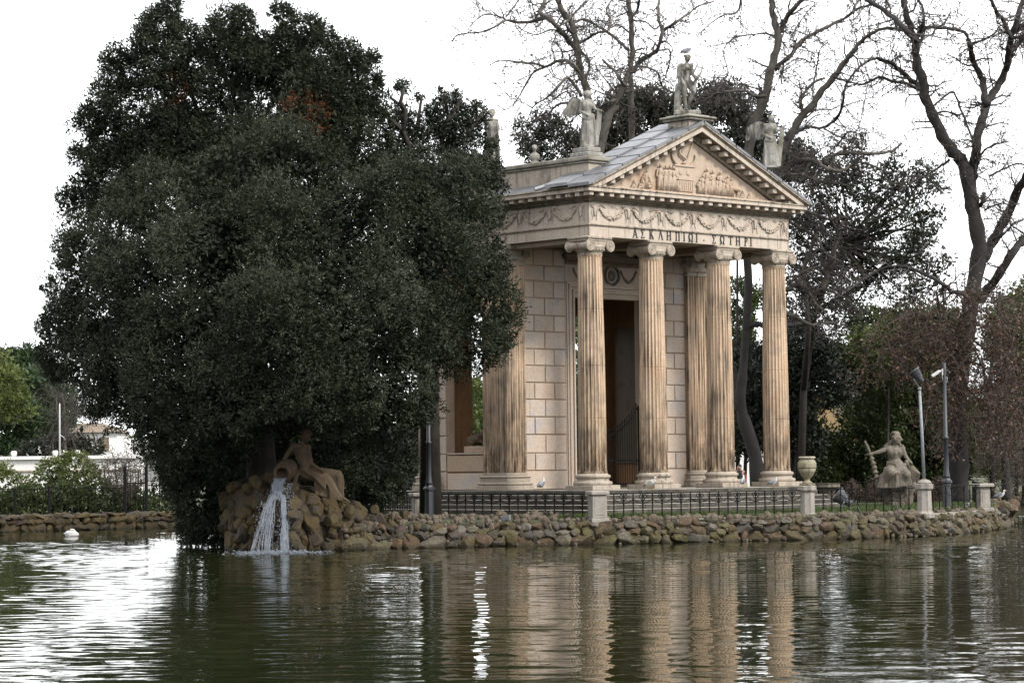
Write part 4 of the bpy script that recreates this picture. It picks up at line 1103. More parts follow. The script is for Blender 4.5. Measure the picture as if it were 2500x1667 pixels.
for i in range(1300):
    x = -.15+q.gauss(0, .60); y = YM-2.0+q.gauss(0, .16); r = q.uniform(.006, .02); D_.ell((x, y, dz+abs(q.gauss(0, .045))), (r*1.6, r, r*.8), 4, 3)
local_child(D_, 'water_droplet', M['fall'], wf, kind='stuff')

# ================================================================ BIRDS AND PERSON
def gull(name, p, rz, label, g_='gulls resting around the temple', back='feather_g', s=1.0, cat='gull'):
    r = empty(name, tuple(p), rz, label=label, cat=cat, group=g_)
    S = s
    b = MB().ell((0, 0, .22*S), (.085*S, .17*S, .085*S), 12, 8, Matrix.Rotation(-.45, 3, 'X')).cap((0, -.12*S, .28*S), (0, -.15*S, .38*S), .05*S, .035*S)
    b.ell((0, -.165*S, .41*S), (.038*S, .05*S, .04*S), 9, 7)
    sculpt(b, 'gull_body', M['feather_w'], r, .012*S, 2)
    for sg in (-1, 1):
        wv = MB().ell((sg*.065*S, .07*S, .24*S), (.032*S, .20*S, .075*S), 10, 7, Matrix.Rotation(-.35, 3, 'X')); local_child(wv, 'wing', M[back], r)
        wt = MB().cap((sg*.04*S, .22*S, .15*S), (sg*.03*S, .31*S, .11*S), .022*S, .008*S, 6); local_child(wt, 'wing_tip', M['feather_b'], r)
        lg = MB().tube([(sg*.035*S, .0, .15*S), (sg*.035*S, .0, .0)], .008*S, 5).cap((sg*.035*S, .01, .006), (sg*.04*S, -.06*S, .006), .006, .01, 5); local_child(lg, 'leg', M['beak'], r)
    bk = MB().tube([(0, -.20*S, .41*S), (0, -.25*S, .40*S), (0, -.27*S, .385*S)], [.014*S, .011*S, .004], 6); local_child(bk, 'beak', M['beak'], r)
    return r
gull('gull', onz(1323, 1198, .004), RZ+2.7, 'grey-backed gull with white head standing on the left platform edge by the corner pilaster')
M['speck'] = stone('speckled_feathers', (.30, .26, .22), (.62, .58, .52), (.16, .14, .12), 0)
gull('gull', onz(1590, 1194, .004), RZ+1.0, 'speckled brown young gull in front of the second column base', back='speck')
gull('gull', onz(1814, 1189.5, .004), RZ+2.9, 'white gull turned away in front of the third column base')
gull('gull', footd(1887, 91.8, .004), RZ+1.9, 'small grey gull half hidden at the fourth column base', s=.8)
gull('gull', footd(2440, 99.6, -.72), RZ+1.3, 'pale gull standing on the rocks at the right tip of the island')
gull('gull', footd(2361, 93.6, LZ+.03), RZ+.6, 'white gull on the low kerb behind the right railing', s=.8)
hp = np.array([4.78, -.22, 13.43])+_R0*.09
gull('gull', (hp[0], hp[1], 15.575), RZ+2.0, 'grey gull perched on the head of the lyre player statue', s=1.0)
# white duck-like bird asleep on the water
sw = empty('waterbird', tuple(onz(176, 1309, WZ)), RZ, label='white waterbird with tucked head floating by the left bank', cat='bird')
b = MB().ell((0, 0, .07), (.28, .15, .14), 14, 8).cap((-.2, 0, .1), (-.33, 0, .13), .07, .02).cap((.15, 0, .12), (.06, -.05, .26), .055, .05).ell((-.01, -.07, .26), (.075, .05, .05), 8, 6)
sculpt(b, 'bird_body', M['feather_w'], sw, .02, 2)
local_child(MB().ell((-.05, .08, .14), (.24, .05, .11), 10, 6), 'wing', M['feather_w'], sw); local_child(MB().ell((-.05, -.1, .13), (.22, .04, .10), 10, 6), 'wing', M['feather_w'], sw)
local_child(MB().tube([(-.07, -.07, .25), (-.12, -.07, .23)], [.016, .006], 6), 'beak', M['beak'], sw)

# --- walker in red and black seen between the third and fourth column
pp_ = footd(1805, 117, -.95)
ps = empty('person', tuple(pp_), RZ, label='person in a black jacket with a red pack walking behind the temple columns', cat='person')
b = MB()
J = dict(sl=(-.17, 0, 1.42), sr=(.17, 0, 1.42), el=(-.22, -.08, 1.14), wl=(-.2, -.25, .98), er=(.22, .05, 1.14), wr=(.22, .1, .9), hl=(-.09, 0, .92), hr=(.09, 0, .92), kl=(-.12, -.12, .5), kr=(.1, .05, .5),
         al=(-.1, -.02, .08), ar=(.12, .25, .12), fl=(-.1, -.16, .04), fr=(.12, .14, .04), head=(0, -.02, 1.63), face=(-.8, -.4, 0))
body(b, J, head=.105); sculpt(b, 'body', M['skin'], ps, .024, 2)
c = MB().cap((0, 0, 1.36), (0, 0, .98), .18, .17, 12).cap((-.17, 0, 1.42), (-.22, -.08, 1.14), .085, .07).cap((-.22, -.08, 1.14), (-.2, -.22, 1.0), .065, .055).cap((.17, 0, 1.42), (.22, .05, 1.14), .085, .07).cap((.22, .05, 1.14), (.22, .1, .95), .065, .05)
sculpt(c, 'jacket', M['dcloth'], ps, .026, 2)
c = MB().cap((-.09, 0, .92), (-.12, -.12, .5), .12, .09).cap((-.12, -.12, .5), (-.1, -.02, .12), .085, .07).cap((.09, 0, .92), (.1, .05, .5), .12, .09).cap((.1, .05, .5), (.12, .25, .15), .085, .07)
sculpt(c, 'trousers', M['dcloth'], ps, .026, 2)
local_child(MB().ell((.20, .12, 1.14), (.15, .13, .26), 12, 8), 'backpack', M['red'], ps)
local_child(MB().ell((.01, .0, 1.67), (.105, .115, .11), 10, 7), 'hair', M['feather_b'], ps)
# ================================================================ SHORE: walls of rough stones, rocks, railings, posts, lamps
def stone_mesh(seed, sub=2, amp=.22, flat=.12):
    import bmesh
    q = random.Random(seed); bm = bmesh.new(); bmesh.ops.create_icosphere(bm, subdivisions=sub, radius=.5)
    dirs = [(Vector((q.gauss(0, 1), q.gauss(0, 1), q.gauss(0, 1))).normalized(), q.uniform(.25, .42)) for _ in range(11)]
    for v in bm.verts:
        for d, h in dirs:                      # chop facets off a ball
            e = v.co.dot(d)-h
            if e > 0: v.co -= d*e*.9
        v.co += v.co.normalized()*q.uniform(-.03, .03)
    me = bpy.data.meshes.new('stone'); bm.to_mesh(me); bm.free()
    me.polygons.foreach_set('use_smooth', [True]*len(me.polygons))
    try: me.set_sharp_from_angle(angle=rad(22))
    except Exception: pass
    return me
STM = [stone_mesh(s) for s in range(14)]
STW = [m_.copy() for m_ in STM]
for m_ in STM: m_.materials.append(M['rock'])
for m_ in STW: m_.materials.append(M['rockw'])
def place_stone(parent, p, sx, sy, sz, rz, warm=False, q=random, name='stone', tilt=.25):
    return link(name, q.choice(STW if warm else STM), None, parent, loc=tuple(p), rot=(q.uniform(-tilt, tilt), q.uniform(-tilt, tilt), rz), scale=(sx*1.42, sy*1.42, sz*1.42))
def walk(poly, s):
    """point and direction at arc length s"""
    for a, b in zip(poly[:-1], poly[1:]):
        a = np.array(a); b = np.array(b); L = np.linalg.norm(b-a)
        if s <= L: return a+(b-a)*s/L, (b-a)/L
        s -= L
    return np.array(poly[-1]), (b-a)/L
def length(poly): return sum(np.linalg.norm(np.array(b)-np.array(a)) for a, b in zip(poly[:-1], poly[1:]))
q = random.Random(21)
sp = [tuple(p) for p in SHORE[3:]]+[(22.1, -1.7), (24.2, 1.2), (25.2, 5)]
wallr = empty('retaining_wall', (0, -6, WZ), label='low rough stone retaining wall round the temple island', cat='stone wall')
base = MB()
for a, b in zip(sp[:-1], sp[1:]):
    a = np.array(a); b = np.array(b); d = (b-a)/np.linalg.norm(b-a); nn = np.array([-d[1], d[0]])
    base.add([(*(a+nn*.16), WZ-.3), (*(b+nn*.16), WZ-.3), (*(b+nn*.30), LZ-.05), (*(a+nn*.30), LZ-.05), (*(a+nn*1.2), WZ-.3), (*(b+nn*1.2), WZ-.3), (*(b+nn*1.2), LZ-.05), (*(a+nn*1.2), LZ-.05)],
             [(0, 1, 2, 3), (3, 2, 6, 7), (4, 7, 6, 5), (0, 3, 7, 4), (1, 5, 6, 2)])
build(base, 'wall_core', M['soil'], wallr)
Ls = length(sp)
rows = [(WZ+.13, .38, .55), (WZ+.39, .28, .39), (WZ+.60, .22, .29)]
for zc, h, wd in rows:
    s = q.uniform(0, .2)
    while s < Ls:
        w_ = wd*q.choice((.45, .7, .85, 1.0, 1.2, 1.6))*q.uniform(.9, 1.1); p, d = walk(sp, min(s+w_/2, Ls)); nn = np.array([-d[1], d[0]])
        far = p[0] > 16
        bat = .12+(zc-WZ)*.22+q.uniform(-.05, .05)
        place_stone(wallr, (*(p+nn*bat), zc+q.uniform(-.07, .07)), w_*1.04, .42, h*q.uniform(.75, 1.35), math.atan2(d[1], d[0])+q.uniform(-.15, .15), q=q, tilt=.35)
        s += w_*.97
chink = MB()
for i in range(900):
    s_ = q.uniform(0, Ls); p, d = walk(sp, s_); nn = np.array([-d[1], d[0]]); z = q.uniform(WZ+.02, LZ-.02); r = q.uniform(.04, .10); P_ = p+nn*(.04+(z-WZ)*.22+q.uniform(-.03, .03))
    chink.ell((P_[0], P_[1], z), (r, r, r*q.uniform(.6, 1.1)), 6, 4, Matrix.Rotation(q.uniform(0, 3), 3, 'X'))
build(chink, 'small_stone', M['rubble'], wallr, kind='stuff')
# loose stones lying on top of the wall, behind its edge
tops = MB(); s = 0
while s < Ls:
    p, d = walk(sp, s); nn = np.array([-d[1], d[0]])
    for _ in range(2 if p[0] > -4.6 else 4):
        r = q.uniform(.05, .17); o_ = q.uniform(.35, 1.0 if p[0] > -4.6 else 2.8); P_ = p+nn*o_
        tops.ell((P_[0], P_[1], LZ+.02+.09*max(0, o_-.5)), (r, r*q.uniform(.7, 1.2), r*q.uniform(.6, 1.1)), 7, 5, Matrix.Rotation(q.uniform(0, 3), 3, 'Z'))
    s += .19
build(tops, 'loose_stone', M['rubble'], wallr, kind='stuff')
kb = MB(); kp = [footd(u, D, 0)[:2] for u, D in ((1455, 83.3), (1720, 84.8), (1970, 86.9), (2110, 87.2), (2255, 87.9), (2330, 90.4), (2400, 93.9))]
for a, b in zip(kp[:-1], kp[1:]):
    d = unit(np.array(b)-np.array(a)); nn = np.array([-d[1], d[0]])*.14
    kb.add([(*(a-nn), LZ-.3), (*(b-nn), LZ-.3), (*(b+nn), LZ-.3), (*(a+nn), LZ-.3), (*(a-nn), LZ+.03), (*(b-nn), LZ+.03), (*(b+nn), LZ+.03), (*(a+nn), LZ+.03)], [(0, 1, 5, 4), (1, 2, 6, 5), (2, 3, 7, 6), (3, 0, 4, 7), (4, 5, 6, 7)])
build(kb, 'kerb', M['post'], kind='structure')
# rocks at the right tip
tip = empty('rock_pile', tuple(footd(2440, 100, LZ)), label='tumbled brown rocks at the right tip of the island', cat='rocks')
for i in range(34):
    u = q.uniform(2385, 2470); D = q.uniform(96, 104); z = LZ+q.uniform(-.15, .05)+(.28 if u < 2420 and D > 99 else 0)*q.random()
    r = q.uniform(.3, .62); place_stone(tip, footd(u, D, z), r, r, r*.7, q.uniform(0, 3), q=q, name='rock')

# --- fountain rocks
fr_ = empty('fountain_rocks', tuple(at(700, 1340, 80.5)), label='mossy orange rock mound under the pouring urn', cat='rocks')
topv = [(545, 1215), (565, 1190), (600, 1172), (660, 1168), (720, 1182), (780, 1203), (820, 1216), (860, 1232), (900, 1243), (960, 1252), (1000, 1262)]
core = MB()
us = np.linspace(548, 985, 22)
def front(u, t):    # distance of the rock face at column u and height fraction t
    b_ = onz(u, np.interp(u, [545, 720, 850, 985], [1343, 1349, 1345, 1339]), WZ); D0 = float((b_-CAM) @ _F)
    return D0+.10+1.3*t**1.3+.25*math.sin(u*.05)+.18*math.sin(u*.11+t*5)
V = []; nt_ = 8
for u in us:
    vt = np.interp(u, [a for a, b in topv], [b for a, b in topv])+6; 
    for j in range(nt_):
        t = j/(nt_-1); v = 1352+(vt-1352)*t; V.append(at(u, v, front(u, t)+.22))
    V.append(at(u, vt+10, front(u, 1)+3.4)); V.append(at(u, 1352, front(u, 1)+3.6))
m_ = nt_+2
core.add(V, [(i*m_+j, (i+1)*m_+j, (i+1)*m_+(j+1) % m_, i*m_+(j+1) % m_) for i in range(len(us)-1) for j in range(m_)])
build(core, 'rock_core', M['rockw'], fr_, smooth=True)
for i in range(165):
    u = q.uniform(545, 985); t = q.random(); vt = np.interp(u, [a for a, b in topv], [b for a, b in topv])
    v = 1345+(vt-1345)*t; r = q.uniform(.20, .50)*(1 if u < 800 else .8)
    place_stone(fr_, at(u, v, front(u, t)+.12), r, r*.8, r*q.uniform(.7, 1.25), q.uniform(0, 3), warm=(u < 925 or q.random() < .3), q=q, name='rock', tilt=.7)
for i in range(26):
    u = q.uniform(560, 880); vt = np.interp(u, [a for a, b in topv], [b for a, b in topv]); r = q.uniform(.3, .6)
    place_stone(fr_, at(u, vt+6, front(u, 1)+q.uniform(.3, 2.2)), r, r, r*.6, q.uniform(0, 3), warm=True, q=q, name='rock')

# --- iron railings
def railing(a, b, zb, zt, label, gap=.33, nb=None, scroll=True, m='iron', group='iron railings round the island', big=None, spikes=False):
    a = np.array(a[:2], float); b = np.array(b[:2], float); L = np.linalg.norm(b-a); d = (b-a)/L
    r = empty('railing', (*((a+b)/2), zb), 0, label=label, cat='railing', group=group)
    for z_, h in ((zt, .021), (zb+.05, .017)):
        build(MB().tube([(*a, z_), (*b, z_)], h, 6), 'rail', M[m], r)
    n = nb or max(2, int(round(L/gap))); gap = L/n; hb = zt-zb
    bar = MB().box((-.017, -.015, 0), (.017, .015, hb)).mesh('bar'); fixn(bar)
    sc = MB()
    if scroll:
        for s in (-1, 1):
            pts = [(s*(.085+.055*math.cos(t)), 0, hb-.10+.055*math.sin(t)) for t in np.linspace(-.5, 4.6, 9)]
            sc.tube([(0, 0, hb-.32), (s*.03, 0, hb-.24), (s*.09, 0, hb-.16)]+pts, .015, 4)
            sc.tube([(s*.0, 0, hb-.34), (s*gap*.5, 0, hb-.30), (s*gap*.92, 0, hb-.20), (s*gap, 0, hb-.12)], .013, 4)
        sc.box((-.028, -.02, hb-.36), (.028, .02, hb-.30))
        scm = sc.mesh('scroll'); fixn(scm); scm.materials.append(M[m])
    ang_ = math.atan2(d[1], d[0])
    for i in range(1, n):
        p = a+d*L*i/n
        link('bar', bar, M[m], r, loc=(p[0], p[1], zb), rot=(0, 0, ang_), scale=(1, 1, 1))
        if scroll and i % 2 == 0: link('scroll', scm, None, r, loc=(p[0], p[1], zb), rot=(0, 0, ang_))
        if spikes: pass
    return r
PA, PB_, PC, PD, PE = footd(1022, 90, LZ), footd(1457, 83.4, LZ), footd(1970, 87.0, LZ), footd(2255, 88.0, LZ), footd(2398, 94, LZ)
ZT = -.07
def off(p, q_, k): d = unit(np.array(q_[:2])-np.array(p[:2])); return (p[0]+d[0]*k, p[1]+d[1]*k)
railing(off(PA, PB_, .25), off(PB_, PA, .25), LZ+.03, ZT, 'black scrolled railing in front of the left half of the temple steps', nb=19)
railing(off(PB_, PC, .25), off(PC, PB_, .25), LZ+.03, ZT, 'black scrolled railing between the square post and the post with the urn', nb=21)
railing(off(PC, PD, .25), off(PD, PC, .25), LZ+.03, ZT+.03, 'black railing between the urn post and the domed post with the floodlight', nb=12)
railing(off(PD, PE, .25), off(PE, PD, .15), LZ+.03, ZT+.06, 'black railing at the right end of the island wall', nb=9)
PF = footd(2296+110, 99, LZ)
railing(PE, footd(2372, 104, LZ), LZ+.03, ZT+.1, 'black railing running back from the rightmost stone post', gap=.3)
PG = footd(880, 97, LZ)
railing(off(PA, PG, .2), PG, LZ+.03, ZT+.06, 'black railing behind the big tree left of the temple', gap=.3)
railing(footd(905, 103, LZ), footd(1003, 99, LZ), LZ+.1, .12, 'taller dark railing beside the rear left pilaster base', gap=.3)
railing(footd(1985, 104, LZ), footd(2390, 112, LZ), LZ+.1, .02, 'thin dark railing behind the seated statue', gap=.5, scroll=False)
# --- stone posts
def post(p, kind, label, h=.95, w=.25):
    r = empty('stone_post', tuple(p), RZ+.3, label=label, cat='stone post', group='stone posts of the railing')
    if kind == 'square':
        local_child(MB().bbox((-.30, -.30, -.05), (.30, .30, .10), .02), 'post_base', M['post'], r, smooth=False)
        local_child(MB().bbox((-w, -w, .102), (w, w, h-.14), .015).bbox((-w+.07, -w-.012, .2), (w-.07, w+.012, h-.26), .008), 'post_shaft', M['post'], r, smooth=False)
        local_child(MB().bbox((-.32, -.32, h-.138), (.32, .32, h), .03), 'post_cap', M['post'], r, smooth=False)
    else:
        L = lambda pr, nm: local_child(MB().lathe(pr, (0, 0, 0), 8), nm, M['post'], r, smooth=False)
        L([(.36, -.12), (.36, .02), (.30, .08), (.27, .12)], 'post_base')
        L([(.265, .122), (.25, h-.20)], 'post_shaft')
        L([(.26, h-.198), (.30, h-.17), (.33, h-.13), (.33, h), (.29, h+.02)], 'post_cap')
        if kind == 'dome': local_child(MB().lathe([(.26, h+.022), (.25, h+.08), (.19, h+.14), (.08, h+.18), (.04, h+.19)], (0, 0, 0), 16), 'post_dome', M['post'], r)
    return r
post(PA, 'square', 'white weathered stone post beside the dark lamp post left of the temple', h=.92, w=.21)
post(PB_, 'square', 'square stone post in front of the temple steps', h=.98)
post(PC, 'oct', 'eight-sided stone post carrying the urn', h=1.02)
post(PD, 'dome', 'domed eight-sided stone post at the foot of the pale floodlight pole', h=1.02)
post(PE, 'square', 'rightmost stone post at the railing corner', h=.98, w=.2)
# --- urn
ur = empty('urn', (PC[0], PC[1], PC[2]+1.045), 0, label='ribbed yellowish stone urn on the post in front of the right column', cat='urn')
bw_ = MB().bbox((-.20, -.20, 0), (.20, .20, .07), .015); build_ = local_child(bw_, 'urn_foot', M['urn'], ur, smooth=False)
def flute(a, z): return 1-.05*abs(math.sin(a*9)) if z < .55 else 1
local_child(MB().lathe([(.19, .072), (.17, .11), (.095, .16), (.09, .20), (.12, .24), (.20, .33), (.27, .45), (.305, .56)], (0, 0, 0), 72, flute), 'urn_bowl', M['urn'], ur)
local_child(MB().lathe([(.305, .56), (.318, .62), (.318, .74), (.30, .80), (.26, .85), (.235, .88)], (0, 0, 0), 36), 'urn_body', M['urn'], ur)
local_child(MB().lathe([(.235, .88), (.25, .90), (.285, .92), (.29, .945), (.28, .97), (.24, .98), (.2, .94), (.05, .9)], (0, 0, 0), 36), 'urn_rim', M['base'], ur)
# --- lamp posts
def lamp_post(p, H_, label, lantern=False):
    r = empty('lamp_post', tuple(p), 0, label=label, cat='lamp post', group='dark lamp posts on the island')
    local_child(MB().lathe([(.19, 0), (.19, .12), (.155, .15), (.15, 1.0), (.20, 1.03), (.205, 1.1), (.15, 1.14), (.13, 1.2)], (0, 0, 0), 8), 'lamp_base', M['lamp'], r, smooth=False)
    local_child(MB().lathe([(.13, 1.2), (.11, 1.3), (.085, 1.5), (.075, 2.6), (.10, 2.62), (.10, 2.68), (.07, 2.7), (.055, H_-.3), (.05, H_)], (0, 0, 0), 14), 'pole', M['lamp'], r)
    if lantern:
        local_child(MB().lathe([(.06, H_), (.22, H_+.1), (.26, H_+.5), (.3, H_+.52), (.15, H_+.72), (.03, H_+.8)], (0, 0, 0), 6), 'lantern', M['lamp'], r, smooth=False)
    return r
lamp_post(footd(1047, 87.6, LZ), 5.2, 'dark lamp post rising through the big tree beside the left stone post', True)
LP = footd(2310, 92.2, LZ); lamp_post(LP, 5.35, 'slim slate lamp post carrying a white camera, right of the seated statue')
cm = empty('security_camera', (LP[0], LP[1], LZ+5.0), RZ, label='white surveillance camera clamped near the top of the slim lamp post', cat='camera')
local_child(MB().box((-.09, -.07, -.10), (-.055, .07, .14)), 'bracket', M['white'], cm, smooth=False)
local_child(MB().cap((-.12, 0, .04), (-.22, 0, .03), .05, .045), 'camera_arm', M['white'], cm)
mt_ = Matrix.Rotation(rad(-32), 3, 'Y')
hb_ = MB(); pts_ = [(-.24, -.05, .0), (-.24, .05, 0), (-.5, .055, 0), (-.5, -.055, 0)]
hb_.bbox((-.30, -.055, -.05), (0, .055, .06), .015); hb_.v = [tuple(np.array(mt_ @ Vector(v))+np.array((-.20, 0, .02))) for v in hb_.v]
local_child(hb_, 'camera_housing', M['white'], cm, smooth=False)
local_child(MB().tube([(-.10, 0, -.05), (-.05, 0, -.3), (-.0, 0, -.42), (.08, 0, -.36), (.1, 0, -.2), (.04, 0, -.16)], .012, 5), 'cable', M['white'], cm)
# --- floodlight on its pale pole standing on the domed post
FP = (PD[0], PD[1], PD[2]+1.2)
fl = empty('floodlight', FP, RZ, label='grey floodlight on a pale thin pole above the domed post', cat='floodlight')
local_child(MB().tube([(0, 0, 0), (-.04, 0, 1.6), (-.09, 0, 3.05)], [.058, .052, .048], 10), 'pole', M['pole'], fl)
local_child(MB().tube([(-.09, 0, 3.05), (-.09, 0, 3.15)], .06, 10), 'collar', M['pole'], fl)
local_child(MB().tube([(-.09, 0, 3.15), (-.16, 0, 3.22), (-.26, -.06, 3.36), (-.30, -.06, 3.46)], .028, 6), 'bracket', M['spot'], fl)
def cone_light(r_, c, ax, R0_, R1_, L_, m='spot'):
    ax = unit(np.array(ax, float)); a = unit(np.cross(ax, [0, .3, 1.])); b_ = np.cross(ax, a); n_ = 18; V = []
    prof_ = [(.05, -L_*.62), (R0_*.62, -L_*.6), (R0_*.7, -L_*.25), (R0_, -L_*.22), (R1_, L_*.45), (R1_*1.12, L_*.46), (R1_*1.12, L_*.54), (R1_*.9, L_*.55)]
    for rr, t in prof_:
        for i in range(n_): an = 2*math.pi*i/n_; V.append(np.array(c)+ax*t+a*rr*math.cos(an)+b_*rr*math.sin(an))
    k_ = len(prof_)
    local_child(MB().add(V, [(j*n_+i, j*n_+(i+1) % n_, (j+1)*n_+(i+1) % n_, (j+1)*n_+i) for j in range(k_-1) for i in range(n_)]+[tuple(range(n_)), tuple((k_-1)*n_+i for i in range(n_))]), 'lamp_housing', M[m], r_)
cone_light(fl, (-.15, 0, 3.55), (-.62, .1, .80), .13, .20, .42)
# ground floodlights
g1 = empty('ground_spotlight', tuple(footd(2062, 90.5, LZ)), RZ, label='round grey spotlight on the lawn behind the railing with a curved cable', cat='spotlight')
cone_light(g1, (-.05, 0, .52), (-.75, .3, .55), .20, .27, .5)
local_child(MB().tube([(-.12, 0, .02), (-.2, -.18, .2), (-.05, -.22, .45)], .022, 5).tube([(.1, 0, .02), (.2, .2, .2), (.0, .24, .45)], .022, 5).box((-.15, -.15, 0), (.2, .15, .03)), 'yoke', M['spot'], g1)
g2 = empty('ground_spotlight', tuple(footd(1232, 82.9, LZ)), RZ, label='small flat floodlight lying on the wall top before the left steps', cat='spotlight')
local_child(MB().bbox((-.18, -.1, .06), (.12, .12, .22), .03), 'lamp_housing', M['spot'], g2, smooth=False)
local_child(MB().bbox((.12, -.08, .08), (.17, .1, .26), .01).box((-.05, -.03, 0), (.0, .03, .06)), 'lamp_cover', M['pole'], g2, smooth=False)
for (u0, D0, u1, D1, lb) in ((2072, 87.5, 2103, 86.6, 'thin black cable arching over the kerb beside the round spotlight'), (2171, 87.9, 2195, 87.0, 'thin black cable arching over the kerb left of the domed post')):
    a_ = footd(u0, D0, LZ+.55); c_ = footd(u1, D1, LZ-.05); m1 = (a_+c_)/2+np.array([0, 0, .22])
    o = build(MB().tube([a_+(0, 0, -.05), a_+(0, 0, .0), a_*.6+m1*.4+(0, 0, .02), m1, c_*.6+m1*.4+(0, 0, -.02), c_], .017, 6), 'cable', M['black'], smooth=True, label=lb, cat='cable')
# low stone basin and pedestal right of the temple
bn = empty('stone_basin', tuple(footd(2018, 99.5, LZ)), RZ, label='grey carved stone pedestal on the grass right of the urn', cat='pedestal')
local_child(MB().bbox((-.30, -.3, 0), (.30, .3, .42), .03), 'pedestal_block', M['statue_dim'], bn, smooth=False)
local_child(MB().lathe([(.28, .42), (.30, .6), (.34, .78), (.52, .86), (.50, .95), (.52, 1.0)], (0, 0, 0), 8), 'basin', M['statue_dim'], bn, smooth=False)
lit = []
for i in range(1500):
    s_ = q.uniform(0, Ls); p, d = walk(sp, s_); nn = np.array([-d[1], d[0]]); o_ = q.uniform(.3, 3.5); P_ = p+nn*o_; lit.append((P_[0], P_[1], min(LZ+.10*max(0, o_-.6), -.81)+.015))
lit = np.array(lit); Vl_, Fl_, Tl_ = leaves_flat = (lambda c, n: (np.stack([c+np.array(a)*np.array([1, 1, 1]) for a in ((-.05, 0, 0), (0, -.03, .01), (.05, 0, .012), (0, .03, 0))], 1).reshape(-1, 3), np.arange(n*4).reshape(n, 4), np.repeat(RG.random(n), 4)))(lit, len(lit))
bignp('leaf_litter', Vl_, Fl_, M['dead'], None, Tl_, kind='stuff', label='scattered brown fallen leaves along the top of the island wall', cat='leaves')
# grass on the lawn strip
def blades(name, n, sampler, h, m, **kw):
    P = sampler(n); d = unit(RG.normal(size=(n, 3))*np.array([.5, .5, .15])+np.array([0, 0, 1.0])); L = h*RG.uniform(.5, 1.3, n)
    side = unit(np.cross(d, RG.normal(size=(n, 3))))*(.012)
    V = np.empty((n, 4, 3)); V[:, 0] = P-side; V[:, 1] = P+side; V[:, 2] = P+side*.4+d*L[:, None]; V[:, 3] = P-side*.4+d*L[:, None]
    F = np.arange(n*4).reshape(n, 4); t = np.repeat(np.clip(RG.normal(.5, .25, n), 0, 1), 4)
    return bignp(name, V.reshape(-1, 3), F, M[m], tint=t, **kw)
def lawn_s(n):
    u = RG.uniform(1250, 2420, n); D = np.interp(u, [1250, 1457, 1970, 2255, 2420], [84.2, 83.5, 87, 88, 95])+RG.uniform(.05, 1, n)**1.5*np.where(u > 1960, 14, 3.2)
    P = CAM+(_F+_R*(u[:, None]-1250)/FPX)*D[:, None]; P[:, 2] = LZ-.01; off_ = D-np.interp(u, [1250, 1457, 1970, 2255, 2420], [84.2, 83.5, 87, 88, 95]); P[:, 2] = np.minimum(LZ+.12*off_, -.815); return P
blades('grass', 36000, lawn_s, .07, 'grassm', kind='stuff', label='short green grass between the railing and the temple steps', cat='grass')
# ================================================================ EVERGREEN CROWNS
def leaves(centers, normals, k, L, W, tint_c, spread=.8, droop=0.):
    """sprigs: k narrow leaves fanning out of every centre"""
    n = len(centers)*k
    C_ = np.repeat(centers, k, 0); Nn = np.repeat(normals, k, 0)
    d = unit(Nn*.75+RG.normal(size=(n, 3))*spread+np.array([0, 0, .25-droop]))
    base = C_+RG.normal(size=(n, 3))*L*.35
    ln = L*RG.uniform(.6, 1.3, n)[:, None]; sd_ = unit(np.cross(d, RG.normal(size=(n, 3))))*(W*.5)*RG.uniform(.7, 1.3, n)[:, None]
    V = np.empty((n, 4, 3)); V[:, 0] = base; V[:, 1] = base+d*ln*.5+sd_; V[:, 2] = base+d*ln; V[:, 3] = base+d*ln*.5-sd_
    t = np.clip(np.repeat(tint_c+RG.normal(0, .17, len(centers)), k)+RG.normal(0, .07, n), 0, .90)
    t = np.where(np.repeat(tint_c, k) > .95, RG.uniform(.9, 1, n), t)
    return V.reshape(-1, 3), np.arange(n*4).reshape(n, 4), np.repeat(t, 4)
def crown_points(lobes, dens, sub=16, r2=.42, jit=.10, cull=.72, zmin=None):
    """lobes: array (x, y, z, r). Points over bumps over lobes, hollow inside."""
    lobes = np.array(lobes, float); cs, ns, bumps = [], [], []
    for c in lobes:
        m = sub
        d = unit(RG.normal(size=(m, 3))); rr = c[3]*r2*RG.uniform(.6, 1.25, m)
        bumps += [(*(c[:3]+d[i]*c[3]*RG.uniform(.62, .86)), rr[i], j) for i in range(m) for j in (0,)]
    B = np.array([b[:4] for b in bumps])
    for b in B:
        n = int(dens*4*math.pi*b[3]**2); 
        if n < 1: continue
        d = unit(RG.normal(size=(n, 3))); ra = b[3]*(1+RG.normal(0, jit, n)-.25*RG.random(n)**2)
        cs.append(b[:3]+d*ra[:, None]); ns.append(d)
    for b in B[::2]:
        n = max(1, int(dens*.5*b[3])); d0 = unit(RG.normal(size=3)+np.array([0, 0, .3])); tt = RG.uniform(.8, 1.55, n)
        cs.append(b[:3]+d0*(b[3]*tt)[:, None]+RG.normal(size=(n, 3))*.06); ns.append(np.tile(d0, (n, 1)))
    P = np.concatenate(cs); Nn = np.concatenate(ns)
    keep = np.ones(len(P), bool)
    for c in lobes:                      # nothing deep inside another lobe
        keep &= np.linalg.norm(P-c[:3], axis=1) > c[3]*cull
    if zmin is not None: keep &= P[:, 2] > zmin
    return P[keep], Nn[keep], B
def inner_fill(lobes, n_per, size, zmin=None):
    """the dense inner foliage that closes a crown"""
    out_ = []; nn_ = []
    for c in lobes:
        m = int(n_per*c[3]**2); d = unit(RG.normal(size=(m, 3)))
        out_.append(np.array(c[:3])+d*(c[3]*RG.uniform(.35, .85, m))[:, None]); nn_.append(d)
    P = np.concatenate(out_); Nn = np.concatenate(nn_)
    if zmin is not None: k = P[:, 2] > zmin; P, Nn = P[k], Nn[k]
    return leaves(P, Nn, 2, size, size*.55, np.full(len(P), .12), 1.2)  # low tint paints the crown's inner shade into these leaves
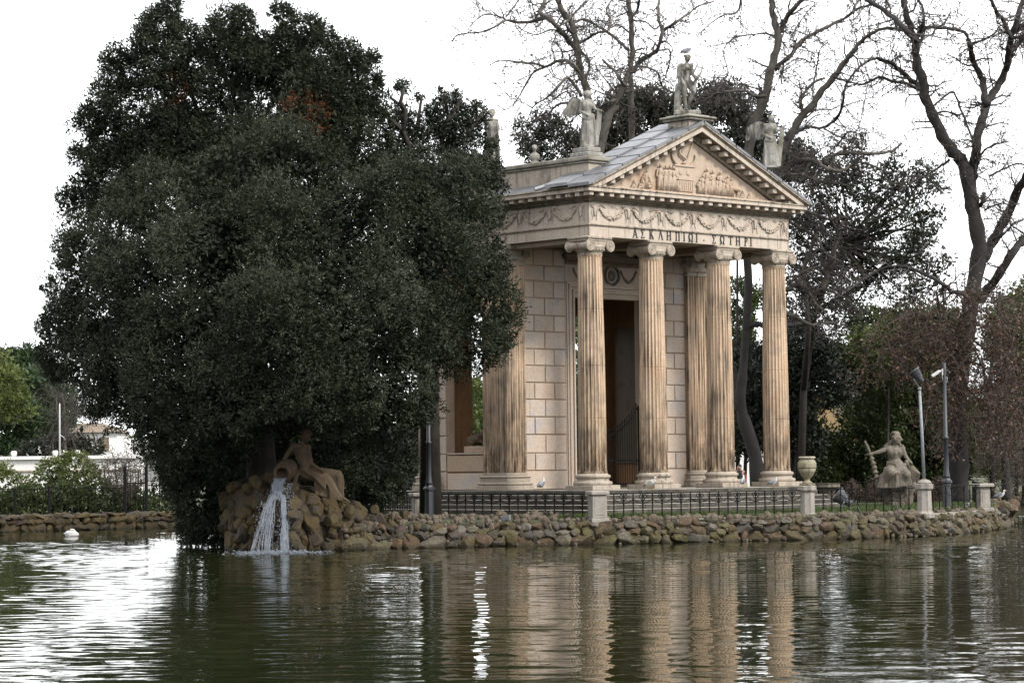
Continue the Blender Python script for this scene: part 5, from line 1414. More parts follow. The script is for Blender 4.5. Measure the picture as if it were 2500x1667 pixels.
def px_lobes(L, D0, k=1.0):
    """(u, v, r metres, distance offset) -> world spheres"""
    return [(*at(u, v, D0+dd), r*k) for (u, v, r, dd) in L]
def evergreen(name, lobes, dens, label, matn='oak', L=.15, W=.05, k=6, trunk=None, tint=lambda P: .5, fill=60, fsize=.34, zmin=None, cat='tree', group=None, sub=16, r2=.42, root=None, limbs=None, barkm='bark', cull=.72, jit=.10, spread=.8):
    P, Nn, B = crown_points(lobes, dens, sub, r2, jit, cull, zmin)
    kp = ((Nn @ _F) < .3) | (RG.random(len(P)) < (.4 if len(P) > 60000 else .8)); P, Nn = P[kp], Nn[kp]
    t = tint(P); t = np.full(len(P), t) if np.isscalar(t) else t
    V, F, T = leaves(P, Nn, k, L, W, t, spread)
    if fill:
        V2, F2, T2 = inner_fill(lobes, fill, fsize, zmin); F = np.concatenate([F, F2+len(V)]); V = np.concatenate([V, V2]); T = np.concatenate([T, T2])
    r = empty(name, tuple(root if root is not None else trunk[0][0][0]), 0, label=label, cat=cat, group=group)
    bignp('crown', V, F, M[matn], r, T)
    mb = MB()
    for pts, rs in (trunk_list(trunk) if trunk else []): mb.tube(pts, rs, 9)
    if limbs:
        for c in lobes[::max(1, len(lobes)//limbs)]:
            a = np.array(trunk[0][0][-1] if trunk else root, float); b_ = np.array(c[:3]); m1 = (a+b_)/2+RG.normal(size=3)*.4
            mb.tube([a, m1, b_], [.11, .07, .02], 5)
    if mb.v: build(mb, 'trunk', M[barkm], r, smooth=True)
    return r
def trunk_list(t): return t
def nz3(P, s, ph=0):
    x, y, z = (P*s).T
    return (np.sin(x*1.7+1.3*np.sin(y*1.1+ph)+ph)+np.sin(y*1.9+1.1*np.sin(z*1.3)+2+ph)+np.sin(z*1.6+1.2*np.sin(x*.9)+4))/3

# --- the great holm oak in front (left)
A = [  # u, v, r, distance offset
 (560,470,2.1,0),(700,430,1.9,.3),(430,520,1.9,.6),(330,600,1.8,1.2),(260,720,1.7,1.6),(210,640,1.3,2.4),(170,800,1.25,2.6),(225,880,1.5,1.8),(300,820,1.9,.3),(420,700,2.3,-1.2),(560,640,2.5,-2.2),(720,600,2.4,-2.0),(860,560,2.1,-1.2),
 (980,520,1.8,-.2),(1090,480,1.7,.8),(1150,560,1.5,1.0),(1120,680,1.7,.4),(1180,740,1.2,.2),(1215,800,.75,.0),(1140,820,1.3,-.3),(1020,640,2.1,-1.2),(990,790,1.9,-1.6),(880,740,2.4,-3.0),(740,780,2.6,-3.8),(600,820,2.6,-3.6),(450,850,2.3,-2.2),(350,930,1.8,-.8),
 (265,950,1.1,.8),(235,985,.6,.8),(150,870,.9,3.0),(140,790,.7,3.4),(430,1000,1.9,-.8),(560,960,2.0,-2.0),(690,900,1.8,-2.0),(830,890,2.0,-2.6),(930,910,1.8,-2.4),(1000,940,1.0,-1.5),(1050,860,1.0,-1.4),(1025,990,.7,-1.2),(990,1010,.7,-1.2),(955,1050,.9,-1.0),(880,1010,1.2,-.8),
 (560,1040,1.0,.6),(500,1090,1.7,.4),(450,1130,1.3,.6),(485,1220,1.2,.8),(520,1285,.9,1.0),(465,1285,.6,1.0),(440,1200,.7,1.2),(385,1055,.8,1.0),(980,1130,.6,-.2),(350,470,1.2,2.0),(1200,640,.7,1.0),(850,1060,.7,1.4),(1195,690,.8,.6),(650,945,1.2,-4.4),(760,935,1.3,-4.8),(560,965,1.4,-3.8),(860,950,1.2,-4.2),(480,1000,1.2,-2.5),(520,1300,.9,3.2),(545,1270,.9,3.6),(490,1300,.8,2.4),(560,1230,1.0,4.2),  # lobes set farthest forward here are added to shade the fountain rocks
 (640,1080,1.6,4.5),(740,1090,1.7,5),(820,1100,1.4,5.5),(700,1170,1.4,6),(800,1190,1.2,6),(880,1150,1.1,6),(880,1230,.9,6),(950,1190,.7,5),(560,1150,1.4,3.5),(610,1220,1.1,4.5),(620,1000,1.4,3),(150,740,.4,3),(110,860,.35,3),(120,700,.3,3),(190,560,.6,3),(175,620,.5,3)]
A += [(600,640,2.8,2.5),(850,690,2.5,2.5),(720,520,2.2,2),(400,720,2.3,2),(450,900,2.2,2),(680,850,2.4,1.5),(900,860,2.0,1.5),(1050,620,1.8,1.5),(300,860,1.6,2),(560,560,2.2,2),(950,600,2.0,2)]
LA = px_lobes(A, 83.0, .86)
def tintA(P):
    u = ((P-CAM) @ _R)/((P-CAM) @ _F)*FPX+1250; v = 833.5-((P-CAM) @ _U)/((P-CAM) @ _F)*FPX
    return .50+.22*nz3(P, .9)+.10*nz3(P, 2.2, 2)
TB = footd(640, 84.5, LZ)
evergreen('holm_oak', LA, 36, 'huge rounded silver-green holm oak overhanging the water left of the temple', 'oak', .14, .040, 7,
          trunk=[([TB+(0, 0, -.3), TB+(.2, .3, 2), TB+(.1, .5, 5), TB+(.3, .2, 8)], [.6, .5, .42, .3])], tint=tintA, fill=170, fsize=.20, zmin=WZ+.05, root=TB, limbs=14, sub=17, r2=.42, jit=.17, spread=.9)
# --- the darker, looser oak behind it with pointed leaders
Bq = [(395,60,.7,0),(420,25,.45,0),(360,100,.8,0),(420,140,1.0,0),(450,90,.7,0),(330,180,.9,.3),(280,140,.55,.3),(300,250,1.1,.3),(400,240,1.2,0),(470,300,1.2,0),(270,330,1.0,.4),(220,300,.65,.6),(230,400,.9,.5),(360,360,1.3,0),(470,420,1.3,.3),(200,450,.7,.8),(190,370,.3,.8),(170,500,.55,1.0),(340,450,1.2,.3),(245,500,.8,.6),
      (550,60,.75,-.5),(590,50,.6,-.5),(540,120,.9,-.4),(600,130,1.0,-.6),(520,200,1.0,-.3),(640,210,1.2,-.8),(560,300,1.3,-.6),(690,40,.55,-.6),(720,80,.7,-.6),(695,110,.8,-.6),(760,70,.5,-.6),(770,130,.9,-.7),(800,100,.45,-.7),(850,140,.75,-.6),(830,210,1.2,-.8),(740,220,1.3,-1.2),(900,150,.45,-.5),(890,220,.8,-.5),(905,290,.75,-.4),(920,205,.3,-.4),(840,310,1.2,-.9),(480,160,.8,.5),(640,130,.8,.5),(700,200,1.2,1),(430,330,1.3,1),(540,380,1.5,1),(320,330,1.2,1),(800,280,1.3,.8),(720,330,1.5,-1.5),(880,380,1.0,-.6),(620,390,1.5,-1.4),(800,410,1.3,-1.0),(930,340,.4,-.3),(910,430,.8,-.4)]
LB = px_lobes(Bq, 87.0, .86)
def tintB(P):
    t = .34+.20*nz3(P, .9, 1)
    c = at(745, 285, 85.2); t = np.where((np.linalg.norm((P-c)*np.array([1, 1, 1.2]), axis=1) < 1.05) & (nz3(P, 3.5, 3) > -.15), .99, t)
    c = at(425, 230, 87); return np.where((np.linalg.norm(P-c, axis=1) < .9) & (nz3(P, 3.5, 5) > .15), .99, t)
TB2 = footd(560, 88, LZ)
evergreen('holm_oak', LB, 38, 'tall dark holm oak with pointed leaders and a rusty patch, behind the great front oak', 'oak', .15, .042, 6,
          trunk=[([TB2, TB2+(.2, .3, 5), TB2+(0, .5, 9), TB2+(0, .3, 12)], [.5, .42, .34, .2])], tint=tintB, fill=110, fsize=.20, root=TB2, limbs=9, sub=12, r2=.46, cull=.45, jit=.22)
# --- pollarded oak between the two and the temple
Cq = [(985,215,.40,0),(945,235,.22,0),(960,265,.25,0),(1020,235,.25,0),(1080,225,.22,0),(1110,250,.5,0),(1125,240,.35,0),(1150,260,.35,0),(1180,265,.35,0),(1170,300,.7,0),(1130,320,.8,0),(1060,275,.5,0),(1040,310,.7,0),(985,300,.75,0),(975,350,.9,0),(1080,350,1.0,-.2),(1150,370,1.0,-.2),(1030,400,1.2,-.5),(940,400,.7,0),(1120,430,1.2,-.6),(1190,420,.9,-.3),(1215,400,.5,0),(1205,350,.45,.1),(1225,450,.6,0),(955,310,.2,0),(1195,290,.25,0),(1050,480,1.2,-.5)]
Cq = [(u-14*(u > 1100), v, r, d) for u, v, r, d in Cq]
LC = px_lobes(Cq, 88.5, .62)
TB3 = footd(1050, 88.5, LZ)
oc = evergreen('holm_oak', LC, 44, 'pollarded dark oak with tufted bare limbs against the sky beside the temple roof', 'oakd', .14, .05, 5,
          trunk=[([TB3, TB3+(0, 0, 6), at(1040, 420, 88.5)], [.4, .3, .2])], tint=lambda P: .42+.2*nz3(P, 1.2), fill=30, fsize=.24, root=TB3, sub=11, r2=.5, cull=.35, jit=.25)
lb = MB()
for pts, r0 in (([(1010,390),(985,320),(935,275),(925,265)], .10), ([(985,320),(990,270),(978,250),(985,220)], .11), ([(978,258),(955,240)], .06), ([(1010,360),(1020,300),(1030,235)], .07), ([(1070,380),(1090,300),(1125,245)], .11), ([(1095,290),(1085,230)], .06), ([(960,330),(930,310),(925,330),(945,340)], .05), ([(1130,350),(1160,300),(1190,265)], .07)):
    lb.tube([at(a, b_, 88.3+.3*math.sin(a)) for a, b_ in pts], [r0, r0*.85, r0*.7, r0*.5][:len(pts)], 7)
build(lb, 'limb', M['bark'], oc, smooth=True, kind='stuff')

# ================================================================ BARE TREES
class Twigs:
    def __init__(s): s.mb = MB(); s.tips = []; s.n = 0
    def seg(s, pts, rs, n): s.mb.tube(pts, rs, n, caps=False); s.n += 1
def catmull(pts, m=3):
    P = [np.array(p, float) for p in pts]; P = [P[0]*2-P[1]]+P+[P[-1]*2-P[-2]]; out_ = []
    for i in range(1, len(P)-2):
        for j in range(m):
            t = j/m; out_.append(.5*((2*P[i])+(-P[i-1]+P[i+1])*t+(2*P[i-1]-5*P[i]+4*P[i+1]-P[i+2])*t*t+(-P[i-1]+3*P[i]-3*P[i+1]+P[i+2])*t**3))
    out_.append(P[-2]); return out_
def grow(T, p, d, L, r, lev, q, sag, wig):
    n = 5 if lev else 4; pts = [p]; dd = d.copy(); st_ = L/n
    for i in range(n):
        dd = unit(dd+q.normal(size=3)*wig+np.array([0, 0, sag])); pts.append(pts[-1]+dd*st_)
    rs = [r*(1-.75*i/n) for i in range(n+1)]
    T.seg(pts, rs, 4 if lev > 1 else 3)
    T.tips.append(pts[-1]); T.tips.append(pts[len(pts)//2])
    if lev > 0:
        for _ in range(q.integers(2, 5)):
            i = q.integers(1, n+1); base = pts[i]; nd = unit((pts[i]-pts[i-1])/st_+q.normal(size=3)*.75)
            grow(T, base, nd, L*q.uniform(.4, .75), max(r*.5, .007), lev-1, q, sag, wig)
def bare_tree(name, limbs, D0, label, seed, twig_n=1.0, sag=-.03, tl=1.0, lev=2, leafn=600, barkm='bark_plane', twm='twig', leafm='seed', root=None, group='bare plane trees behind the temple', leafL=.09, minr=.012, wob=1.6):
    """limbs: (pixel polyline, start radius px, end radius px, depth offset)"""
    q = np.random.default_rng(seed); T = Twigs(); big = MB()
    for li, (pl, r0, r1, dd) in enumerate(limbs):
        m = len(pl); dep = [D0+dd+(wob*math.sin(i*.9+li*2.1) if li and i else 0) for i in range(m)]
        W3 = catmull([at(u, v, dep[i]) for i, (u, v) in enumerate(pl)], 4); k = len(W3)
        px = D0/FPX
        rs = [max(.01, (r0+(r1-r0)*(i/(k-1))**.8)*px*(1+.10*math.sin(i*1.7+li))) for i in range(k)]
        W3 = [w_+q.normal(size=3)*min(rs[i]*.2, .025) for i, w_ in enumerate(W3)]
        big.tube(W3, rs, 9 if r0 > 5 else 6)
        acc = 0
        for i in range(1, k):
            seg = np.linalg.norm(W3[i]-W3[i-1]); acc += seg*(3.2 if rs[i] < .12 else 1.6)*twig_n
            while acc > 0:
                acc -= q.uniform(.5, 1.2)
                if rs[i] > .26: continue
                d = unit((W3[i]-W3[i-1])/max(seg, 1e-6)*.5+q.normal(size=3)*.8+np.array([0, 0, .12]))
                grow(T, W3[i]+(W3[i-1]-W3[i])*q.random(), d, tl*q.uniform(.7, 1.9), min(.045, max(rs[i]*.42, .016)), lev, q, sag, .30)
    if root is None: root = at(*limbs[0][0][0], D0)
    r = empty(name, tuple(root), 0, label=label, cat='tree', group=group)
    build(big, 'trunk', M[barkm], r, smooth=True, fix=False)
    V = np.array(T.mb.v); F = np.array([f for f in T.mb.f]); bignp('twigs', V, F, M[twm], r, None, kind='stuff')
    tips = np.array(T.tips); idx = q.integers(0, len(tips), leafn)
    Vl, Fl, Tl = leaves(tips[idx]+q.normal(size=(leafn, 3))*.05, unit(q.normal(size=(leafn, 3))+np.array([0, 0, -.6])), 2, leafL, leafL*.6, np.full(leafn, .4), 1.0)
    bignp('dead_leaves', Vl, Fl, M[leafm], r, Tl, kind='stuff')
    return r
def z8(L): return [(1100+x*.34014, y*.34014) for x, y in L]
def z9(L): return [(1900+x*.2551, y*.2551) for x, y in L]
def z10(L): return [(1900+x*.3188, 350+y*.3188) for x, y in L]
bare_tree('plane_tree', [
  (z8([(1010,1500),(1000,900),(975,640),(930,500),(905,330),(870,170),(800,80),(760,-30)]), 11, 6, 0),
  (z8([(905,360),(850,300),(790,220),(700,130),(640,90),(670,30),(690,-30)]), 8, 4, 1),
  (z8([(935,560),(890,480),(840,440),(770,440),(690,480),(610,460),(480,445),(350,440),(280,470)]), 6, 1.2, -1),
  (z8([(690,480),(600,520),(540,610),(490,700),(440,760),(370,800)]), 3.2, 1, 1),
  (z8([(700,130),(520,165),(400,150),(300,205),(200,235),(60,250),(10,300)]), 4.5, 1.2, 1),
  (z8([(400,150),(350,120),(240,110),(160,170),(110,230)]), 2.6, .8, 1.5),
  (z8([(400,120),(450,60),(495,-10)]), 2.2, 1.5, 1),
  (z8([(940,690),(880,600),(830,560),(760,640),(680,710),(600,760),(560,840)]), 4.5, 1.2, -2),
  (z8([(930,800),(850,740),(760,760),(690,830),(610,870),(540,950),(460,1010)]), 4, 1, 2),
  (z8([(860,690),(830,660),(760,700),(650,790)]), 3, 1, -1),
  (z8([(900,330),(980,280),(1060,235),(1130,220),(1145,140),(1120,80),(1160,-10)]), 4, 2, .5),
  (z8([(870,240),(830,170),(900,90),(970,10)]), 4, 2, -.5),
  (z8([(870,170),(960,140),(1040,180),(1110,225)]), 3.5, 3, .5),
  (z8([(970,560),(1000,460),(940,370),(900,320)]), 3.5, 2, 1.5),
  (z8([(800,240),(720,215),(620,250),(530,225),(470,180)]), 2.5, 1, 1)], 108, 'bare plane tree with long left-reaching limbs behind the winged roof statue', 31, .95, leafn=1500)
bare_tree('plane_tree', [
  (z8([(1310,1500),(1300,860),(1295,700),(1290,520),(1305,400),(1300,250),(1290,100),(1270,-30)]), 8.5, 6, 0),
  (z8([(1310,520),(1370,430),(1470,370),(1520,240),(1490,120),(1497,-20)]), 6.5, 3, 1),
  (z8([(1530,220),(1620,160),(1720,90),(1780,45),(1890,12)]), 4.5, 1.8, 1.5),
  (z8([(1275,360),(1200,290),(1110,220),(1040,180),(970,140)]), 4.5, 2, .5),
  (z8([(1295,130),(1340,70),(1365,-20)]), 4, 3, .5),
  (z8([(1320,480),(1420,490),(1490,530),(1520,620),(1590,660)]), 3.5, 1.3, -1),
  (z8([(1230,660),(1330,650),(1420,630),(1500,640),(1580,700)]), 3.2, 1.5, -1),
  (z8([(1290,240),(1200,180),(1150,200),(1080,150)]), 2.5, 1, 1),
  (z8([(1500,365),(1570,360),(1575,440),(1540,560),(1510,600)]), 2.2, 1, 1),
  (z8([(1310,150),(1400,160),(1470,210),(1520,150)]), 2.6, 1.4, 1)], 111, 'upright bare plane tree between the winged statue and the lyre player', 32, .9, leafn=1100)
bare_tree('plane_tree', [
  (z8([(1000,1500),(1110,900),(1180,760),(1240,620),(1290,500)]), 12, 6, 0),
  (z8([(1095,435),(1130,470),(1180,510),(1220,570),(1255,620)]), 3, 4.5, 0),
  (z8([(1220,700),(1150,730),(1090,760),(1040,850)]), 5, 2, 1),
  (z8([(1160,720),(1170,650),(1100,560),(1040,480)]), 3, 1, .5)], 106, 'leaning bare trunk with a broken dark branch, between the two roof statues', 33, .8, leafn=700)
bare_tree('plane_tree', [
  (z8([(2120,1500),(2160,960),(2240,750),(2290,550),(2330,400),(2345,250),(2310,100),(2300,-30)]), 14, 7, 0),
  (z9([(20,300),(60,200),(150,80),(260,-20)]), 7, 5, .5),
  (z9([(-30,660),(100,550),(220,400),(400,290),(600,200),(740,100),(870,50),(930,10)]), 6, 2.5, 1),
  (z9([(715,130),(740,50),(800,-20)]), 4, 3, 1),
  (z8([(2260,690),(2180,690),(2110,650),(2000,660),(1920,670),(1850,710),(1750,750)]), 5, 2.5, -1.5),
  (z8([(2240,700),(2180,690),(2090,740)]), 3.5, 1, -1),
  (z8([(2320,260),(2250,240),(2180,250),(2090,260),(2000,300),(1960,380),(1990,540),(1880,560)]), 2.8, 1, 1),
  (z8([(2090,-20),(2060,90),(1960,110),(1880,160),(1800,230)]), 3.5, 1, 2),
  (z8([(1990,540),(1930,620),(1880,700)]), 2.2, 1.2, 1),
  (z9([(200,0),(350,30),(250,150),(160,300),(130,350)]), 1.8, .7, 1)], 107, 'bare plane tree whose trunk rises behind the right slope of the pediment', 34, 1.0, leafn=1500)
bare_tree('plane_tree', [
  (z10([(-60,500),(-10,420),(0,200),(30,90)])+z9([(120,1290),(200,1150),(330,1000),(430,850),(560,690),(650,580),(720,500)]), 14, 6, 0),
  (z9([(720,500),(800,400),(900,320),(1050,270),(1200,300)]), 6, 3, .5),
  (z9([(240,1080),(215,1000),(230,920),(330,800),(440,750)]), 5, 3, 1),
  (z10([(-20,330),(60,190),(130,150),(200,128),(290,135),(350,180),(440,208),(510,200),(580,150),(680,155),(760,190),(830,230)]), 8, 1.5, -1),
  (z10([(350,160),(430,95),(560,75),(740,80),(870,60),(940,0)]), 6, 2.5, -.5),
  (z10([(0,260),(120,235),(230,260),(380,300),(520,320),(600,370)]), 4.5, 1.5, .5),
  (z9([(150,1290),(250,1220),(430,1220),(560,1130),(620,1000),(630,880),(680,760),(760,660),(850,590),(950,560)]), 4, 3, 1.5),
  (z9([(430,1220),(540,1290),(640,1330),(690,1430)]), 2.4, 1, 1),
  (z9([(560,1400),(660,1270),(770,1220),(860,800)]), 3, .8, .5),
  (z9([(770,1220),(830,1240),(880,1280)]), 1.8, .8, .5),
  (z9([(340,800),(370,640),(400,480),(480,400)]), 2.5, 1, -.5),
  (z9([(30,800),(40,660),(200,560),(330,600),(480,560)]), 1.8, .8, -1)], 106, 'bare plane tree leaning right with swan-necked limbs over the pediment end', 35, 1.0, leafn=1700)
BR = footd(2342, 104.5, LZ)
bare_tree('plane_tree', [
  ([(2343,1232),(2340,1150),(2338,1000),(2345,900),(2362,800),(2375,720),(2390,620),(2383,540),(2368,470),(2352,400)]+z9([(1700,1480),(1600,1350),(1500,1150),(1420,950),(1380,750),(1330,600),(1320,450),(1290,330),(1230,150),(1190,-20)]), 27, 7, 0),
  ([(2368,480),(2374,430)]+z9([(1880,1500),(1900,1350),(1950,1150),(1990,1000),(2090,850),(2170,700),(2210,500),(2240,330),(2290,180),(2345,-20)]), 15, 6, .6),
  (z9([(1330,400),(1230,300),(1130,200),(1000,100),(830,-10)]), 8, 5, -1),
  (z9([(1410,900),(1340,820),(1250,750),(1130,650),(1050,590),(950,560)]), 8, 4, 1.2),
  (z9([(1390,890),(1250,810),(1100,780),(960,740),(820,810),(700,790),(560,760)]), 5, 1.5, 1),
  (z9([(1330,330),(1400,280),(1500,260),(1650,280),(1780,310),(1830,400)]), 4, 4, 1),
  (z9([(1985,1000),(1970,850),(1930,700),(1860,580),(1845,420)]), 10, 6, .3),
  (z9([(1845,420),(1950,390),(2060,330),(2120,250)]), 4, 1.5, 1),
  (z9([(1340,340),(1390,200),(1380,80),(1330,-20)]), 5, 3, -.5),
  (z9([(2220,520),(2290,430),(2360,340),(2420,280)]), 7, 6, 1),
  (z9([(2230,380),(2150,200),(2080,100),(2030,-10)]), 6, 4, -1),
  (z9([(2240,330),(2300,270),(2380,200)]), 5, 4, 1),
  (z10([(1560,900),(1640,760),(1720,620),(1810,420),(1882,280),(1960,150)]), 14, 10, 1.5),
  (z10([(1540,1180),(1610,1120),(1690,1000),(1790,850),(1882,740),(1980,660)]), 13, 9, 2.5),
  (z10([(1540,480),(1570,440),(1580,380)]), 6, 4, .5),
  (z10([(1310,130),(1250,170),(1180,220),(1080,270),(960,340),(900,400)]), 3.5, 1.2, -1),
  (z10([(1580,510),(1640,480),(1720,460),(1790,480)]), 3, 1.5, 0),
  (z10([(1540,100),(1600,40),(1700,0),(1760,-10)]), 3, 2, 0),
  (z10([(1620,250),(1720,200),(1820,160),(1900,170)]), 3, 1.5, 1),
  (z10([(1450,1170),(1400,1150),(1330,1130),(1230,1060),(1080,980),(950,945),(830,950),(700,1010),(600,1080),(520,1130)]), 6, 2.5, -1.5),
  (z10([(1640,740),(1720,700),(1800,620),(1890,580)]), 3.5, 1.5, 1),
  (z9([(1500,1010),(1600,920),(1680,890),(1760,1080),(1840,1280),(1870,1370)]), 2.5, 3, -1),
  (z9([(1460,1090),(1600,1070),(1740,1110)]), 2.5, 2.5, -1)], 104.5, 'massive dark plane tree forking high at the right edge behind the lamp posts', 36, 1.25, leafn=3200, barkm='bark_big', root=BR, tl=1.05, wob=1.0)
# ================================================================ BACKGROUND GREENERY
def scatter_lobes(u0, u1, v0, v1, n, r0, r1, D0, D1, seed, keep=None):
    q = np.random.default_rng(seed); out_ = []
    while len(out_) < n:
        u, v = q.uniform(u0, u1), q.uniform(v0, v1)
        if keep and not keep(u, v): continue
        D = q.uniform(D0, D1); out_.append((*at(u, v, D), q.uniform(r0, r1)))
    return out_
def tk(u, D, vtop, r0=.11, z=-.95, lean=0):
    a = footd(u, D, z); b = at(u+lean, vtop, D); return [([a, (a*.6+b*.4)+RG.normal(size=3)*.12, b], [r0, r0*.75, r0*.35])]
# loose evergreen right of the pediment
LD = px_lobes([(1980,420,1.3,0),(2050,400,1.2,.5),(2130,430,1.3,0),(2200,440,1.2,.5),(2260,470,1.0,0),(2020,520,1.6,0),(2110,520,1.5,.5),(2190,540,1.4,0),(2250,560,.9,.5),(1990,620,1.6,0),(2080,620,1.6,.5),(2170,620,1.4,0),(2240,600,.9,0),(2270,690,.8,0),(2200,710,1.1,.5),(2110,720,1.2,0),(2020,720,1.4,.5),(1960,540,1.3,1),(1955,660,1.1,1),(2290,520,.45,0),(2300,640,.55,0),(2050,790,1.2,0),(1960,770,1.2,.5),(2255,420,.6,0),(2040,460,1.2,1)], 116)
evergreen('evergreen_oak', LD, 9, 'lacy dark evergreen oak filling the sky right of the pediment', 'oakd', .24, .085, 4, trunk=[([footd(1952, 118, -.95), at(1962, 950, 118), at(1990, 760, 117), at(2060, 600, 116)], [.2, .17, .13, .07]), ([at(1962, 950, 117), at(1975, 800, 115), at(1960, 650, 115)], [.16, .12, .06]), ([at(1990, 760, 117), at(2120, 690, 117), at(2210, 600, 117)], [.13, .1, .05])], tint=lambda P: .45+.25*nz3(P, .8), fill=0, fsize=.4, root=footd(2010, 116, -.95), limbs=16, sub=13, r2=.36, cull=.25, jit=.25)
# dark mass below it
def dm(name, lobes, label, m, dens, L, W, root, tint=.35, fill=26, fs=.5, k=4, grp=None, trunk=None, sub=12, cull=.6, cat='tree', limbs=None, jit=.15):
    return evergreen(name, lobes, dens, label, m, L, W, k, trunk=trunk or tk(*root), tint=(tint if callable(tint) else (lambda P: tint+.22*nz3(P, .9))), fill=fill, fsize=fs, root=footd(root[0], root[1], -1.05), sub=sub, cull=cull, cat=cat, group=grp, limbs=limbs, jit=jit)
dm('evergreen_oak', scatter_lobes(1800, 2000, 800, 1090, 20, .9, 1.7, 119, 123, 51), 'dense dark evergreen just right of the last temple column', 'oakd', 22, .24, .09, (1930, 121, 900), .30, 16, .5)
dm('evergreen_oak', scatter_lobes(1790, 1830, 700, 900, 7, .7, 1.2, 122, 125, 52)+scatter_lobes(1800, 1860, 880, 1010, 6, .7, 1.0, 122, 125, 57), 'dark evergreen seen between the third and fourth columns', 'green', 22, .24, .09, (1815, 123, 900), .30, 14, .5)
dm('broadleaf_shrub', scatter_lobes(1960, 2330, 990, 1190, 34, .8, 1.4, 126, 131, 53), 'low dark shrubbery behind the seated statue', 'green', 17, .24, .10, (2150, 128, 1150), .22, 9, .45, cat='shrub')
dm('broadleaf_shrub', scatter_lobes(2080, 2330, 840, 1050, 26, .9, 1.5, 128, 133, 54), 'green broadleaf tree behind the floodlight pole', 'green', 19, .26, .11, (2180, 130, 1000), .66, 14, .5, cat='tree')
dm('evergreen_oak', scatter_lobes(2040, 2300, 760, 900, 18, .8, 1.4, 122, 126, 55, lambda u, v: v > 800+ (60 if u < 2120 else 0)-(u-2100)*.15), 'dull green evergreen crown above the floodlight', 'green', 16, .26, .10, (2170, 124, 900), .50, 10, .45)
dm('evergreen_oak', scatter_lobes(2400, 2560, 740, 960, 16, .8, 1.5, 128, 134, 56, lambda u, v: v > 800-(u-2400)*.5), 'green tree at the right edge behind the forked plane tree', 'green', 15, .26, .10, (2480, 130, 900), .40, 8, .45)
dm('broadleaf_shrub', scatter_lobes(2380, 2560, 960, 1150, 22, .7, 1.2, 132, 138, 58), 'thin olive thicket at the right edge behind the far railing', 'green', 9, .24, .10, (2460, 134, 1100), .50, 2, .35, cat='shrub')
# crowns behind the roof
dm('evergreen_oak', px_lobes([(1540,262,1.0,0),(1600,255,1.0,.5),(1640,275,.9,0),(1500,290,1.1,0),(1570,300,1.2,.5),(1470,330,.9,0),(1520,345,1.2,.5),(1620,320,1.0,0),(1440,360,.9,.5)], 118), 'dark evergreen crown behind the roof between the two main statues', 'oakd', 20, .22, .08, (1560, 118, 500), .42, 12, .4, cull=.4, jit=.22)
dm('evergreen_oak', px_lobes([(1745,250,1.0,0),(1790,255,1.0,.5),(1830,285,.9,0),(1760,300,1.2,.5),(1810,330,1.2,0),(1720,280,.9,0),(1850,340,1.0,.5),(1880,400,1.2,0),(1930,400,1.2,.5),(1860,230,.3,0),(1700,240,.5,0)], 120), 'dark evergreen crown right of the lyre player statue', 'oakd', 20, .22, .08, (1800, 120, 500), .42, 12, .4, cull=.4, jit=.22)
dm('evergreen_oak', px_lobes([(1330,300,.5,0),(1300,340,.7,0),(1350,330,.7,.5),(1290,370,.7,0),(1380,350,.7,.5),(1410,370,.7,0),(1320,370,.8,.5),(1345,295,.35,0),(1375,305,.4,0),(1270,300,.25,0),(1420,400,.7,0)], 116), 'sparse dark tree top behind the small bust', 'oakd', 18, .20, .075, (1330, 116, 500), .42, 6, .3, cull=.3, jit=.3)
# trees seen through and under the temple openings
dm('evergreen_oak', scatter_lobes(1390, 1520, 700, 1140, 16, .9, 1.5, 122, 127, 61), 'dark evergreen seen through the temple doorway', 'green', 12, .24, .1, (1450, 124, 900), .35, 8, .5)
dm('autumn_tree', scatter_lobes(1120, 1190, 900, 1120, 9, .7, 1.2, 120, 125, 62), 'olive and yellow tree seen through the side opening of the temple', 'green', 12, .24, .1, (1150, 122, 1000), .72, 6, .5)
dm('evergreen_oak', scatter_lobes(880, 1010, 1080, 1250, 14, .7, 1.2, 106, 111, 63), 'dark bushes behind the railing left of the temple', 'oakd', 20, .2, .08, (940, 108, 1180), .30, 14, .4, cat='shrub')
# black leaning trunk between columns three and four
lt = MB(); pl = [(1850, 1190), (1845, 1120), (1828, 1060), (1812, 1010), (1808, 960), (1815, 900), (1822, 800), (1828, 700), (1822, 600)]
lt.tube(catmull([at(u, v, 112) for u, v in pl], 3), [.34]*3+[.30]*6+[.24]*6+[.18]*10, 9)
lt.tube(catmull([at(1812, 1010, 112), at(1800, 980, 112), at(1790, 900, 112.5), at(1760, 800, 113)], 3), [.2]*4+[.14]*3+[.06]*3, 7)
lt.tube(catmull([at(1822, 800, 112), at(1850, 790, 112), at(1880, 800, 112), at(1960, 790, 113), at(2010, 800, 113)], 3), [.13]*6+[.10]*4+[.05]*3, 6)
r = empty('leaning_tree', tuple(at(1850, 1225, 112)), 0, label='blackish leaning trunk between the third and fourth temple columns', cat='tree')
build(lt, 'trunk', M['bark_big'], r, smooth=True)
